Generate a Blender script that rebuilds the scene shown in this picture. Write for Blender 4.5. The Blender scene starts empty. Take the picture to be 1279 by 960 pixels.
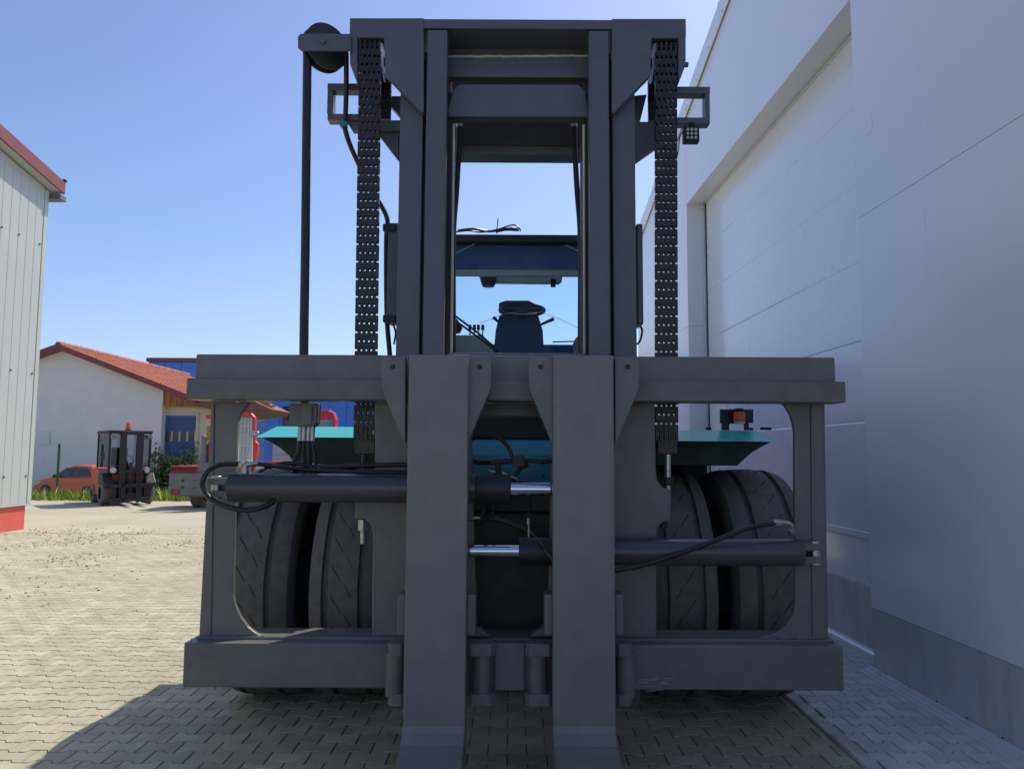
import bpy, math, random
from mathutils import Vector, Matrix
R = math.radians
random.seed(7)
S = bpy.context.scene
COL = S.collection

# ------------------------------------------------------------------ camera, sky, sun, exposure
PITCH, ROLL, CAMZ, F = R(5.06), R(0.3), 1.5, 960.0
cam = bpy.data.cameras.new("camera"); co = bpy.data.objects.new("camera", cam); COL.objects.link(co)
CR = (Matrix.Rotation(R(90) + PITCH, 4, 'X') @ Matrix.Rotation(ROLL, 4, 'Z'))
co.matrix_world = Matrix.Translation((0, 0, CAMZ)) @ CR
cam.sensor_width = 36; cam.lens = 36 * F / 1279; cam.clip_end = 3000; cam.clip_start = .05
S.camera = co
SUN = Vector((.48, .62, 1.0)).normalized()
EL = math.asin(SUN.z); AZ = math.atan2(SUN.x, SUN.y)
w = bpy.data.worlds.new("World"); S.world = w; w.use_nodes = True
nt = w.node_tree; bg = nt.nodes["Background"]
sk = nt.nodes.new("ShaderNodeTexSky"); sk.sky_type = 'NISHITA'; sk.sun_disc = False
sk.sun_elevation = EL; sk.sun_rotation = AZ; sk.air_density = 1.0; sk.dust_density = 1.1; sk.ozone_density = 6.0
wb = nt.nodes.new("ShaderNodeVectorMath"); wb.operation = 'MULTIPLY'; wb.inputs[1].default_value = (1.02, .94, .98)      # the photograph's white balance
nt.links.new(sk.outputs[0], wb.inputs[0]); nt.links.new(wb.outputs[0], bg.inputs[0]); bg.inputs[1].default_value = .115
sl = bpy.data.lights.new("sun", 'SUN'); so = bpy.data.objects.new("sun", sl); COL.objects.link(so)
sl.energy = 2.85; sl.angle = R(.53); sl.color = (1, .93, .78)
so.rotation_euler = SUN.to_track_quat('Z', 'Y').to_euler(); so.location = (5, 8, 12)
S.view_settings.view_transform = 'Standard'; S.view_settings.look = 'None'
S.view_settings.exposure = 0.6; S.view_settings.gamma = 1

def at(px, py, Y):
    """photo pixel (1279x960) -> world point at distance Y"""
    d = CR.to_3x3() @ Vector(((px - 639.5) / F, (480 - py) / F, -1))
    t = Y / d.y
    return Vector((d.x * t, Y, CAMZ + d.z * t))
def X(px, Y, py=565): return at(px, py, Y).x
def Z(py, Y, px=640): return at(px, py, Y).z
def proj(p):
    q = CR.to_3x3().transposed() @ (Vector(p) - Vector((0, 0, CAMZ)))
    return (639.5 + F * q.x / -q.z, 480 - F * q.y / -q.z)

# ------------------------------------------------------------------ materials
def mat(name, base, rough=.5, metal=0, var=.12, scale=6, bump=0, bscale=60, spec=.5, dirt=None, dscale=2, damt=.5, coat=0, tone=0, streak=0, crough=.1):
    m = bpy.data.materials.new(name); m.use_nodes = True
    t = m.node_tree; N = t.nodes; L = t.links; b = N["Principled BSDF"]
    b.inputs["Roughness"].default_value = rough; b.inputs["Metallic"].default_value = metal
    b.inputs["Specular IOR Level"].default_value = spec; b.inputs["Coat Weight"].default_value = coat
    b.inputs["Coat Roughness"].default_value = crough
    tc = N.new("ShaderNodeNewGeometry")
    n = N.new("ShaderNodeTexNoise"); n.inputs["Scale"].default_value = scale; n.inputs["Detail"].default_value = 6
    L.new(tc.outputs["Position"], n.inputs["Vector"])
    mp = N.new("ShaderNodeMapRange"); mp.inputs[1].default_value = .3; mp.inputs[2].default_value = .7
    mp.inputs[3].default_value = 1 - var; mp.inputs[4].default_value = 1 + var
    L.new(n.outputs[0], mp.inputs[0])
    last = mp.outputs[0]
    if tone:
        oi = N.new("ShaderNodeObjectInfo"); wn = N.new("ShaderNodeTexWhiteNoise"); wn.noise_dimensions = '2D'
        cb = N.new("ShaderNodeCombineXYZ"); L.new(oi.outputs["Random"], cb.inputs[0]); L.new(tc.outputs["Random Per Island"], cb.inputs[1])
        L.new(cb.outputs[0], wn.inputs["Vector"])
        mr = N.new("ShaderNodeMapRange"); mr.inputs[3].default_value = 1 - tone; mr.inputs[4].default_value = 1 + tone
        L.new(wn.outputs["Value"], mr.inputs[0])
        mu = N.new("ShaderNodeMath"); mu.operation = 'MULTIPLY'; L.new(last, mu.inputs[0]); L.new(mr.outputs[0], mu.inputs[1]); last = mu.outputs[0]
    vm = N.new("ShaderNodeVectorMath"); vm.operation = 'SCALE'; vm.inputs[0].default_value = base
    L.new(last, vm.inputs["Scale"])
    out = vm.outputs[0]
    if dirt:
        n2 = N.new("ShaderNodeTexNoise"); n2.inputs["Scale"].default_value = dscale; n2.inputs["Detail"].default_value = 8; n2.inputs["Roughness"].default_value = .65
        if streak:
            st = N.new("ShaderNodeVectorMath"); st.operation = 'MULTIPLY'; st.inputs[1].default_value = (1, 1, streak)
            L.new(tc.outputs["Position"], st.inputs[0]); L.new(st.outputs[0], n2.inputs["Vector"])
        else: L.new(tc.outputs["Position"], n2.inputs["Vector"])
        r2 = N.new("ShaderNodeMapRange"); r2.inputs[1].default_value = .48; r2.inputs[2].default_value = .72; r2.inputs[4].default_value = damt
        L.new(n2.outputs[0], r2.inputs[0])
        mx = N.new("ShaderNodeMix"); mx.data_type = 'RGBA'
        L.new(r2.outputs[0], mx.inputs[0]); L.new(out, mx.inputs[6]); mx.inputs[7].default_value = (*dirt, 1)
        out = mx.outputs[2]
    L.new(out, b.inputs["Base Color"])
    n3 = N.new("ShaderNodeTexNoise"); n3.inputs["Scale"].default_value = scale * 1.7; n3.inputs["Detail"].default_value = 5
    L.new(tc.outputs["Position"], n3.inputs["Vector"])
    rr = N.new("ShaderNodeMapRange"); rr.inputs[1].default_value = .3; rr.inputs[2].default_value = .7
    rv = min(.08, var * .8); rr.inputs[3].default_value = max(0, rough - rv); rr.inputs[4].default_value = min(1, rough + rv)
    L.new(n3.outputs[0], rr.inputs[0]); L.new(rr.outputs[0], b.inputs["Roughness"])
    if bump:
        nb = N.new("ShaderNodeTexNoise"); nb.inputs["Scale"].default_value = bscale; nb.inputs["Detail"].default_value = 4
        L.new(tc.outputs["Position"], nb.inputs["Vector"])
        bp = N.new("ShaderNodeBump"); bp.inputs["Strength"].default_value = bump; bp.inputs["Distance"].default_value = .004
        L.new(nb.outputs[0], bp.inputs["Height"]); L.new(bp.outputs[0], b.inputs["Normal"])
    return m
def glass(name, tint=(.9, .95, .95), alpha=.25, rough=.02, ior=1.5):
    m = bpy.data.materials.new(name); m.use_nodes = True
    t = m.node_tree; N = t.nodes; L = t.links; N.remove(N["Principled BSDF"])
    tr = N.new("ShaderNodeBsdfTransparent"); tr.inputs[0].default_value = (*tint, 1)
    gl = N.new("ShaderNodeBsdfGlossy"); gl.inputs["Roughness"].default_value = rough
    fr = N.new("ShaderNodeFresnel"); fr.inputs[0].default_value = ior
    ad = N.new("ShaderNodeMath"); ad.operation = 'ADD'; ad.inputs[1].default_value = alpha; ad.use_clamp = True
    L.new(fr.outputs[0], ad.inputs[0])
    mx = N.new("ShaderNodeMixShader"); L.new(ad.outputs[0], mx.inputs[0]); L.new(tr.outputs[0], mx.inputs[1]); L.new(gl.outputs[0], mx.inputs[2])
    L.new(mx.outputs[0], N["Material Output"].inputs[0])
    return m

M = dict(
    steel=mat("grey_machine_paint", (.158, .154, .152), .38, var=.1, scale=9, bump=.05, bscale=140, dirt=(.14, .138, .134), dscale=2.2, damt=.2),
    steel_worn=mat("grey_worn_paint", (.15, .146, .14), .42, var=.14, scale=11, bump=.07, bscale=120, dirt=(.10, .097, .09), dscale=3.4, damt=.35),
    fork=mat("grey_fork_paint", (.20, .192, .187), .38, var=.09, scale=7, bump=.05, bscale=150, dirt=(.17, .163, .156), dscale=9, damt=.25, streak=.1),
    mast=mat("grey_mast_paint", (.115, .122, .142), .38, var=.08, scale=8, bump=.04, bscale=150, dirt=(.105, .108, .12), dscale=8, damt=.35, streak=.15),
    black=mat("black_plastic", (.02, .02, .022), .5, var=.15),
    dark=mat("dark_steel", (.035, .034, .033), .55, var=.2, scale=14, bump=.1, dirt=(.06, .05, .04), dscale=5),
    chain=mat("greased_chain", (.042, .037, .034), .36, metal=.5, var=.25, scale=40),
    chrome=mat("chrome_rod", (.75, .76, .78), .09, metal=1, var=.03),
    zinc=mat("zinc_fitting", (.5, .49, .46), .35, metal=.9, var=.15, scale=60),
    cyl=mat("black_cylinder_paint", (.062, .063, .068), .3, var=.08, coat=.15),
    hose=mat("rubber_hose", (.018, .017, .018), .38, var=.15),
    teal=mat("teal_paint", (.045, .48, .46), .3, var=.05, coat=.3),
    tealshade=mat("fender_underside_shade", (.012, .032, .03), .7, var=.2),  # shade under the fenders put into a near-black teal
    tealbody=mat("teal_body_paint", (.03, .25, .33), .35, var=.06, coat=.3),
    tyre=mat("tyre_rubber", (.135, .126, .114), .64, var=.18, scale=16, bump=.15, bscale=120, dirt=(.18, .165, .135), dscale=5, damt=.6),
    groove=mat("tyre_groove", (.028, .027, .026), .8, var=.2),
    rim=mat("wheel_rim", (.12, .12, .12), .5),
    navy=mat("navy_visor", (.09, .15, .34), .3, var=.1),
    cream=mat("cream_trim", (.60, .57, .48), .5, var=.06),
    seatfab=mat("navy_fabric", (.03, .055, .15), .7, var=.15),
    orange=mat("orange_lens", (.75, .13, .02), .25, var=.1),
    orangep=mat("orange_paint", (.55, .08, .025), .38, var=.08),
    red=mat("red_paint", (.62, .03, .035), .38, var=.06),
    carred=mat("car_paint_red", (.72, .10, .03), .35, var=.04, coat=.1),
    greymach=mat("machine_grey", (.16, .165, .175), .5, var=.08),
    whitewall=mat("white_wall_sheet", (.87, .87, .88), .3, var=.01, scale=1.3, bump=.3, bscale=.9, spec=.7, coat=.7, crough=.3, dirt=(.70, .69, .67), dscale=5, damt=.07, streak=.06),
    whitedoor=mat("white_door_sheet", (.87, .87, .88), .28, var=.015, scale=1.2, spec=.7, coat=.6, dirt=(.72, .72, .72), dscale=6, damt=.1, streak=.08),
    plinthgrey=mat("grey_plinth", (.56, .55, .54), .5, var=.1, scale=3, dirt=(.34, .32, .28), dscale=6, damt=.6, streak=.12),
    alu=mat("aluminium", (.72, .73, .75), .35, metal=.25, var=.06, scale=6),
    rubberseal=mat("rubber_seal", (.015, .015, .016), .6),
    clad=mat("pale_cladding", (.45, .48, .455), .45, var=.03, scale=1.5),
    redplinth=mat("red_plinth", (.62, .10, .08), .7, var=.08, scale=5, bump=.1),
    roofred=mat("red_metal_trim", (.22, .055, .045), .45, var=.08),
    render=mat("white_render", (.82, .80, .77), .85, var=.04, scale=2, bump=.2, bscale=40),
    creamwall=mat("cream_render", (.74, .68, .54), .85, var=.04, scale=2, bump=.2, bscale=40),
    tile=mat("clay_tile", (.36, .10, .05), .7, var=.22, scale=9, tone=.18),
    oldtile=mat("weathered_tile", (.22, .105, .07), .8, var=.2, scale=6),
    wood=mat("brown_boards", (.42, .19, .06), .6, var=.2, scale=5, tone=.12),
    blue=mat("blue_cladding", (.07, .22, .72), .5, var=.05, scale=.7),
    darkblue=mat("blue_roller_door", (.04, .11, .30), .5, var=.1),
    greydoor=mat("pale_grey_door", (.48, .49, .5), .5, var=.05),
    window=mat("window_glass_dark", (.05, .06, .07), .06, var=.1),
    paver=mat("concrete_paver", (.46, .425, .30), .85, var=.14, scale=7, bump=.5, bscale=220, dirt=(.31, .28, .205), dscale=.7, damt=.55, tone=.12),
    paverfoot=mat("concrete_paver_path", (.64, .62, .59), .85, var=.14, scale=7, bump=.5, bscale=220, dirt=(.50, .48, .45), dscale=1.1, damt=.5, tone=.09),
    joint=mat("joint_sand", (.23, .20, .14), .95, var=.25, scale=22, bump=.5, dirt=(.14, .14, .08), dscale=2.5, damt=.6),
    kerb=mat("kerb_concrete", (.56, .53, .48), .9, var=.2, scale=11, bump=.7, bscale=90, dirt=(.2, .19, .16), dscale=4, damt=.6),
    road=mat("pale_concrete_yard", (.47, .425, .305), .9, var=.1, scale=.7, bump=.4, bscale=60, dirt=(.36, .33, .26), dscale=.5, damt=.6),
    earth=mat("far_ground", (.20, .20, .12), .95, var=.25, scale=.2),
    grass=mat("grass_blades", (.25, .36, .05), .6, var=.35, scale=3, tone=.35),
    weed=mat("dry_weeds", (.38, .37, .16), .7, var=.35, scale=3, tone=.4),
    leaf=mat("shrub_leaf", (.12, .22, .06), .55, var=.35, scale=4, tone=.4),
    bark=mat("shrub_stem", (.12, .08, .05), .8),
    green=mat("green_post", (.02, .10, .05), .5),
    white=mat("white_board", (.72, .73, .75), .5, var=.03),
    lens=mat("lamp_lens", (.55, .56, .5), .15, var=.1),
    scratch=mat("bare_scratch", (.42, .42, .42), .4, metal=.5),
    patchteal=mat("dark_teal_patch", (.05, .24, .27), .8, var=.2, scale=120),
)
GL = glass("windscreen", (.95, .97, .98), .0, ior=1.22)
GLW = glass("tinted_windscreen", (.84, .92, .94), .0, ior=1.2)
GLD = glass("cab_glass", (.75, .82, .85), .12)

# ------------------------------------------------------------------ mesh helpers
class MB:
    def __init__(s): s.v = []; s.f = []; s.mi = []; s.cur = 0
    def add(s, vs, fs):
        o = len(s.v); s.v += [tuple(p) for p in vs]; s.f += [tuple(i + o for i in f) for f in fs]; s.mi += [s.cur] * len(fs); return s
    def box(s, x0, x1, y0, y1, z0, z1):
        return s.add([(x, y, z) for z in (z0, z1) for x, y in ((x0, y0), (x1, y0), (x1, y1), (x0, y1))],
                     [(3, 2, 1, 0), (4, 5, 6, 7), (0, 1, 5, 4), (1, 2, 6, 5), (2, 3, 7, 6), (3, 0, 4, 7)])
    def pbox(s, a, b, Y, d):      # box with front face between photo pixels a, b at depth Y and thickness d
        p, q = at(a[0], a[1], Y), at(b[0], b[1], Y)
        return s.box(min(p.x, q.x), max(p.x, q.x), Y, Y + d, min(p.z, q.z), max(p.z, q.z))
    def prism(s, poly, y0, y1, axis='y'):
        n = len(poly)
        area = sum(poly[i][0] * poly[(i + 1) % n][1] - poly[(i + 1) % n][0] * poly[i][1] for i in range(n))
        if area < 0: poly = poly[::-1]
        def P(a, b, c): return {'y': (a, c, b), 'x': (c, a, b), 'z': (a, b, c)}[axis]
        vs = [P(a, b, y0) for a, b in poly] + [P(a, b, y1) for a, b in poly]
        fs = [tuple(range(n)), tuple(range(2 * n - 1, n - 1, -1))] + [((i + 1) % n, i, n + i, n + (i + 1) % n) for i in range(n)]
        if axis != 'y': fs = [f[::-1] for f in fs]
        return s.add(vs, fs)
    def pprism(s, pix, Y, d):
        return s.prism([(at(a, b, Y).x, at(a, b, Y).z) for a, b in pix], Y, Y + d)
    def cyl(s, p, q, r, r2=None, n=20, cap=True):
        p, q = Vector(p), Vector(q); r2 = r if r2 is None else r2
        d = (q - p).normalized(); a = d.orthogonal().normalized(); b = d.cross(a)
        vs = []
        for c, rr in ((p, r), (q, r2)):
            vs += [c + a * math.cos(2 * math.pi * i / n) * rr + b * math.sin(2 * math.pi * i / n) * rr for i in range(n)]
        fs = [(i, (i + 1) % n, n + (i + 1) % n, n + i) for i in range(n)]
        if cap: fs += [tuple(range(n))[::-1], tuple(range(n, 2 * n))]
        return s.add(vs, fs)
    def tube(s, pts, r, n=10, smooth=6):
        pts = [Vector(p) for p in pts]
        if smooth and len(pts) > 2:      # Catmull-Rom
            P = [pts[0] * 2 - pts[1]] + pts + [pts[-1] * 2 - pts[-2]]; out = []
            for i in range(1, len(P) - 2):
                for k in range(smooth):
                    t = k / smooth; a, b, c, d = P[i - 1:i + 3]
                    out.append(.5 * (2 * b + (c - a) * t + (2 * a - 5 * b + 4 * c - d) * t * t + (3 * b - a - 3 * c + d) * t ** 3))
            pts = out + [pts[-1]]
        vs = []; up = None
        for i, p in enumerate(pts):
            d = (pts[min(i + 1, len(pts) - 1)] - pts[max(i - 1, 0)]).normalized()
            if up is None: up = d.orthogonal().normalized()
            a = (up - d * up.dot(d)).normalized(); up = a; b = d.cross(a)
            vs += [p + (a * math.cos(2 * math.pi * k / n) + b * math.sin(2 * math.pi * k / n)) * r for k in range(n)]
        m = len(pts)
        fs = [(i * n + k, i * n + (k + 1) % n, (i + 1) * n + (k + 1) % n, (i + 1) * n + k) for i in range(m - 1) for k in range(n)]
        fs += [tuple(range(n))[::-1], tuple(range((m - 1) * n, m * n))]
        return s.add(vs, fs)
    def lathe(s, prof, c, axis, n=48):      # prof: (along axis, radius)
        c = Vector(c); d = Vector(axis).normalized(); a = d.orthogonal().normalized(); b = d.cross(a)
        vs = [c + d * h + (a * math.cos(2 * math.pi * i / n) + b * math.sin(2 * math.pi * i / n)) * r for h, r in prof for i in range(n)]
        fs = [(j * n + i, j * n + (i + 1) % n, (j + 1) * n + (i + 1) % n, (j + 1) * n + i) for j in range(len(prof) - 1) for i in range(n)]
        return s.add(vs, fs)
    def build(s, name, m, parent=None, bevel=0, smooth=0, center=True):
        global NB
        me = bpy.data.meshes.new(name)
        if center and s.v:
            lo = [min(p[i] for p in s.v) for i in range(3)]; hi = [max(p[i] for p in s.v) for i in range(3)]
            c = Vector([(a + b) / 2 for a, b in zip(lo, hi)])
        else: c = Vector((0, 0, 0))
        me.from_pydata([(p[0] - c.x, p[1] - c.y, p[2] - c.z) for p in s.v], [], s.f); me.update()
        for mm in (m if isinstance(m, (list, tuple)) else [m]): me.materials.append(mm)
        if isinstance(m, (list, tuple)): me.polygons.foreach_set("material_index", s.mi)
        if smooth:
            me.polygons.foreach_set("use_smooth", [True] * len(me.polygons)); me.set_sharp_from_angle(angle=R(smooth))
        o = bpy.data.objects.new(name, me); COL.objects.link(o); WL[o.name] = c
        if parent: o.parent = parent; o.location = c - WL[parent.name]
        else: o.location = c
        if bevel:
            b = o.modifiers.new("bevel", 'BEVEL'); b.width = bevel; b.segments = 2; b.limit_method = 'ANGLE'; b.angle_limit = R(40)
        return o
WL = {}
def tag(o, label=None, cat=None, group=None, kind=None):
    if label: o["label"] = label
    if cat: o["category"] = cat
    if group: o["group"] = group
    if kind: o["kind"] = kind
    return o
def thing(name, label, cat, frame=(0, 0, 0), group=None):
    o = bpy.data.objects.new(name, None); COL.objects.link(o); o.location = frame; WL[o.name] = Vector(frame)
    o.empty_display_size = .3
    return tag(o, label, cat, group)
def inst(src, name, parent, wloc, rot=(0, 0, 0)):
    o = src.copy(); o.name = name; COL.objects.link(o); o.parent = parent
    o.location = Vector(wloc) - WL[parent.name]; o.rotation_euler = rot; WL[o.name] = Vector(wloc)
    return o
def sheet(name, x0, x1, y0, y1, z, m, n=1):
    b = MB(); b.add([(x0, y0, z), (x1, y0, z), (x1, y1, z), (x0, y1, z)], [(0, 1, 2, 3)])
    return tag(b.build(name, m), kind="structure")

# ------------------------------------------------------------------ ground
sheet("ground", -1500, 1500, -1500, 1500, -.26, M['earth'])
sheet("yard", -60, 14, -70, 14.2, -.034, M['road'])
sheet("road", -60, 14, 14.2, 24, -.03, M['road'])
b_ = MB(); b_.add([(-60, 23.9, -.032), (14, 23.9, -.032), (14, 25.0, -.255), (-60, 25.0, -.255), (-60, 26.0, -.26)], [(0, 1, 2, 3)])
B_ = [("grass_bank", b_)]
pav = sheet("paving", -13, 1.70, -6, 14.2, -.0075, M['joint'])
foot = sheet("footpath", 1.79, 2.80, -6, 14.6, -.0075, M['joint'])

PL, PW, PA = .196, .129, .0145
def paver_ring(cx, cy, ins, z, tilt=(0, 0)):
    xs = [-.5, -.3, -.2, .2, .3, .5]; a = PA
    top = [PW / 2 + a, PW / 2 + a, PW / 2 - a, PW / 2 - a, PW / 2 + a, PW / 2 + a]
    pts = []
    for x, y in zip(xs, top):
        xx = x * PL; xx = xx + ins if x == -.5 else (xx - ins if x == .5 else xx)
        pts.append((xx, -(y - ins)))
    for x, y in list(zip(xs, top))[::-1]:
        xx = x * PL; xx = xx + ins if x == -.5 else (xx - ins if x == .5 else xx)
        pts.append((xx, y - ins))
    return [(cx + x, cy + y, z + x * tilt[0] + y * tilt[1]) for x, y in pts]
def paver_into(b, cx, cy, z=0, tilt=(0, 0), lim=None):
    vs = paver_ring(cx, cy, .0060, z, tilt) + paver_ring(cx, cy, .0034, z - .0035, tilt) + [(x, y, -.02) for x, y, _ in paver_ring(cx, cy, .0032, z)]
    if lim:      # stone cut to the edge of the field
        vs = [(min(max(x, lim[0] + (.003 if i < 12 else 0)), lim[1] - (.003 if i < 12 else 0)), y, q) for i, (x, y, q) in enumerate(vs)]
    fs = [tuple(range(12))] + [(12 + i, 12 + (i + 1) % 12, (i + 1) % 12, i) for i in range(12)] + [(24 + i, 24 + (i + 1) % 12, 12 + (i + 1) % 12, 12 + i) for i in range(12)]
    b.add(vs, fs)
def pave(parent, x0, x1, y0, y1, m, yoff, xoff, seed, hidden):
    rnd = random.Random(seed); spots = []; cut = []
    ny = int((y1 - y0) / PW)
    for j in range(ny):
        cy = y0 + yoff + (j + .5) * PW
        sh = xoff + (PL / 2 if j % 2 else 0)
        n = int((x1 - x0) / PL) + 2
        for i in range(n):
            cx = x0 + sh + (i - .5) * PL
            if cx - PL / 2 < x0 - .002 or cx + PL / 2 > x1 + .002:
                if cx + PL / 2 > x0 + .02 and cx - PL / 2 < x1 - .02: cut.append((cx, cy))
                continue
            spots.append((cx, cy))
    vis = []
    for k, (cx, cy) in enumerate(spots):
        if cy < 2.9: continue
        u, v = proj((cx, cy, 0))
        if -20 < u < 1299 and v < 975 and not hidden(u, v, cy): vis.append((cy, abs(cx), k))
    vis.sort(); pick = set(k for _, _, k in vis[:300])
    protos = []
    b0 = MB(); paver_into(b0, 0, 0)
    first = None; st = MB()
    for k, (cx, cy) in enumerate(spots):
        z = rnd.uniform(-.0007, .0007); tl = (rnd.uniform(-.004, .004), rnd.uniform(-.004, .004))
        if k in pick:
            if first is None:
                first = b0.build("paver", m, parent, center=False); o = first
                o.location = Vector((cx, cy, z)) - WL[parent.name]
            else: o = inst(first, "paver", parent, (cx, cy, z))
            o.rotation_euler = (tl[1], -tl[0], rnd.uniform(-.006, .006))
        else: paver_into(st, cx, cy, z, tl)
    for cx, cy in cut: paver_into(st, cx, cy, rnd.uniform(-.0016, .0016), (0, 0), (x0, x1))
    tag(st.build("paver_field", m, parent, center=False), kind="stuff")
def fix_field(parent):
    for c in parent.children:
        if c.name.startswith("paver_field"): c.location = -WL[parent.name]
pave(pav, -13, 1.695, 1.0, 14.1, M['paver'], .03, .05, 3, lambda u, v, Y: (232 < u < 1052 and Y > 4.9) or u > 1060)
pave(foot, 1.795, 2.79, 1.0, 14.5, M['paverfoot'], .085, .11, 5, lambda u, v, Y: u < 1000 and Y > 5)
fix_field(pav); fix_field(foot)
kb = sheet("kerb_bed", 1.698, 1.792, -6, 14.5, -.02, M['joint'])
y = -2.0; rnd = random.Random(4)
while y < 14:
    ln = .78 + rnd.uniform(-.03, .03); b = MB()
    w0 = 1.703 + rnd.uniform(-.004, .004)
    n = 7
    pts_l = [(w0 + rnd.uniform(-.002, .002), y + .004 + (ln - .008) * i / n) for i in range(n + 1)]
    pts_r = [(w0 + .07 + rnd.uniform(-.011, .006), y + .004 + (ln - .008) * i / n) for i in range(n + 1)]
    b.prism(pts_l + pts_r[::-1], -.05, .022 + rnd.uniform(-.004, .004), 'z')
    b.build("kerb_stone", M['kerb'], kb, bevel=.006)
    y += ln

tag(B_[0][1].build('grass_bank', M['earth']), kind='structure')
# ------------------------------------------------------------------ lift truck
T = thing("lift_truck", "large grey and teal lift truck with tall chain mast, wide carriage and two forks", "lift truck", (.015, 4.75, 0))
CX = .015
def part(b, name, m, bevel=.004, smooth=0, parent=T, label=None):
    o = b.build(name, m, parent, bevel=bevel, smooth=smooth)
    if label: o["label"] = label
    return o
def pb(name, a, c, Y, d, m='steel', bevel=.004, parent=T, **k): return part(MB().pbox(a, c, Y, d), name, M[m], bevel, parent=parent, **k)

# forks: one L-shaped mesh each (shank, heel radius, tapered blade towards the camera)
FY, FT = 3.55, .105
def fork(pl, pr, name="fork"):
    x0, x1 = X(pl, FY, 700), X(pr, FY, 700); zt = Z(443, FY)
    zb = Z(924, FY)
    prof = [(FY + FT, zt), (FY + FT, .10)]
    prof += [(FY + FT - .12 * (1 - math.cos(a)), .10 - .10 * math.sin(a) + .015 * (math.sin(a))) for a in [R(30), R(60), R(90)]]
    prof += [(1.15, .035), (1.12, .045), (1.15, .06)]
    prof += [(FY - .14, zb - .012), (FY - .07, zb)]
    prof += [(FY - .012, zb + .035), (FY, zb + .06)]
    prof += [(FY, zt)]
    return part(MB().prism(prof, x0, x1, 'x'), name, M['fork'], .006)
for pl, pr, side in ((506.5, 583, -1), (691, 768, 1)):
    f = fork(pl, pr)
    # hanger cheeks each side with a bolt
    for s, a in ((-1, pl), (1, pr)):
        e = 31 * s; g = 2 * s
        pts = [(a + g * .1, 446), (a + e, 446), (a + e, 462), (a + e * .96, 486), (a + 2 * s, 552), (a + g * .1, 552)]
        h = part(MB().pprism(pts, FY + .035, .07), "hanger_cheek", M['steel'], .004, parent=f)
        c = at(a + s * 16, 458, FY + .035)
        part(MB().cyl(c + Vector((0, .01, 0)), c + Vector((0, -.010, 0)), .011, n=14), "bolt", M['black'], .002, 40, parent=f)
        lug = MB().pbox((a, 742), (a + 11 * s, 793), FY + .05, .12)
        part(lug, "lug", M['steel'], .006, parent=f)
        # guide roller with its top and bottom brackets
        xa, xb = (a, a + 22 * s) if side * s < 0 or True else (a, a + 22 * s)
        if (pl < 600 and s > 0) or (pl > 600 and s < 0): xb = a + 35 * s
        c = at((xa + xb) / 2 + 2 * s, 840, 3.70)
        part(MB().cyl((c.x, 3.695, Z(868, 3.7)), (c.x, 3.695, Z(814, 3.7)), .043, n=24), "roller", M['steel_worn'], .003, 40, parent=f)
        for ya, yb in ((803, 819), (866, 881)):
            p, q = at(min(xa, xb), ya, 3.66), at(max(xa, xb), yb, 3.66)
            poly = [(p.x, 3.74), (q.x, 3.74), (q.x, 3.67), (q.x - .018, 3.645), (p.x + .018, 3.645), (p.x, 3.67)]
            part(MB().prism(poly, q.z, p.z, 'z'), "roller_bracket", M['steel'], .004, parent=f)

# carriage
pb("top_bar", (245, 442), (1044, 479), 3.745, .10, 'steel', .006)
pb("front_bar", (233, 472), (1057, 502.5), 3.70, .155, 'steel_worn', .006)
sill = pb("sill_beam", (229.5, 802.5), (1055, 862.5), 3.75, .17, 'steel_worn', .008)
pb("sill_plate", (245.5, 794.5), (1041.5, 802.5), 3.822, .20, 'steel', .003)
rs = random.Random(2)
b = MB()
for i in range(26):
    px = rs.uniform(795, 832); py = rs.gauss(853, 5); p = at(px, py, 3.749)
    ln = rs.uniform(.004, .05); b.box(p.x, p.x + ln, 3.7488, 3.751, p.z, p.z + rs.uniform(.0008, .0025))
b.build("scratch_mark", M['scratch'], sill)
# end posts with curved gussets (front flange and deeper web)
def arc(cx, cy, r0, r1, a0, a1, n=7): return [(cx + r0 * math.cos(R(a0 + (a1 - a0) * i / n)), cy + r1 * math.sin(R(a0 + (a1 - a0) * i / n))) for i in range(n + 1)]
YP = 3.84
lp = [(265.5, 502), (313, 502)] + [(308, 506), (302, 514), (297, 526), (295.5, 545)] + [(291, 744), (294, 757), (300, 770), (309, 782), (319, 790), (328, 795)] + [(250.5, 795)]
rp = [(1028.5, 502), (974, 502)] + [(981, 507), (987, 517), (991, 529), (992.5, 542)] + [(993.5, 752), (991, 765), (985, 777), (975, 787), (962, 793), (949, 797)] + [(1032, 797)]
part(MB().pprism(lp, YP, .03), "end_post", M['steel'], .004)
part(MB().pprism(rp, YP, .03), "end_post", M['steel'], .004)
for a0, a1, t0, t1 in ((266, 297, 251, 282), (993, 1028, 998, 1032)):
    part(MB().prism([(X(a0, 3.895, 510), Z(503, 3.895)), (X(a1, 3.895, 510), Z(503, 3.895)), (X(t1, 3.895, 790), Z(795, 3.895)), (X(t0, 3.895, 790), Z(795, 3.895))], 3.872, 3.91), "post_web", M['steel'], .004)
for pts in ([(268, 505), (267.2, 505), (263.2, 793), (264, 793)], [(1013, 505), (1012.2, 505), (1014.2, 795), (1015, 795)]):
    part(MB().pprism(pts, YP - .004, .006), "weld_seam", M['dark'], 0)
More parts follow.
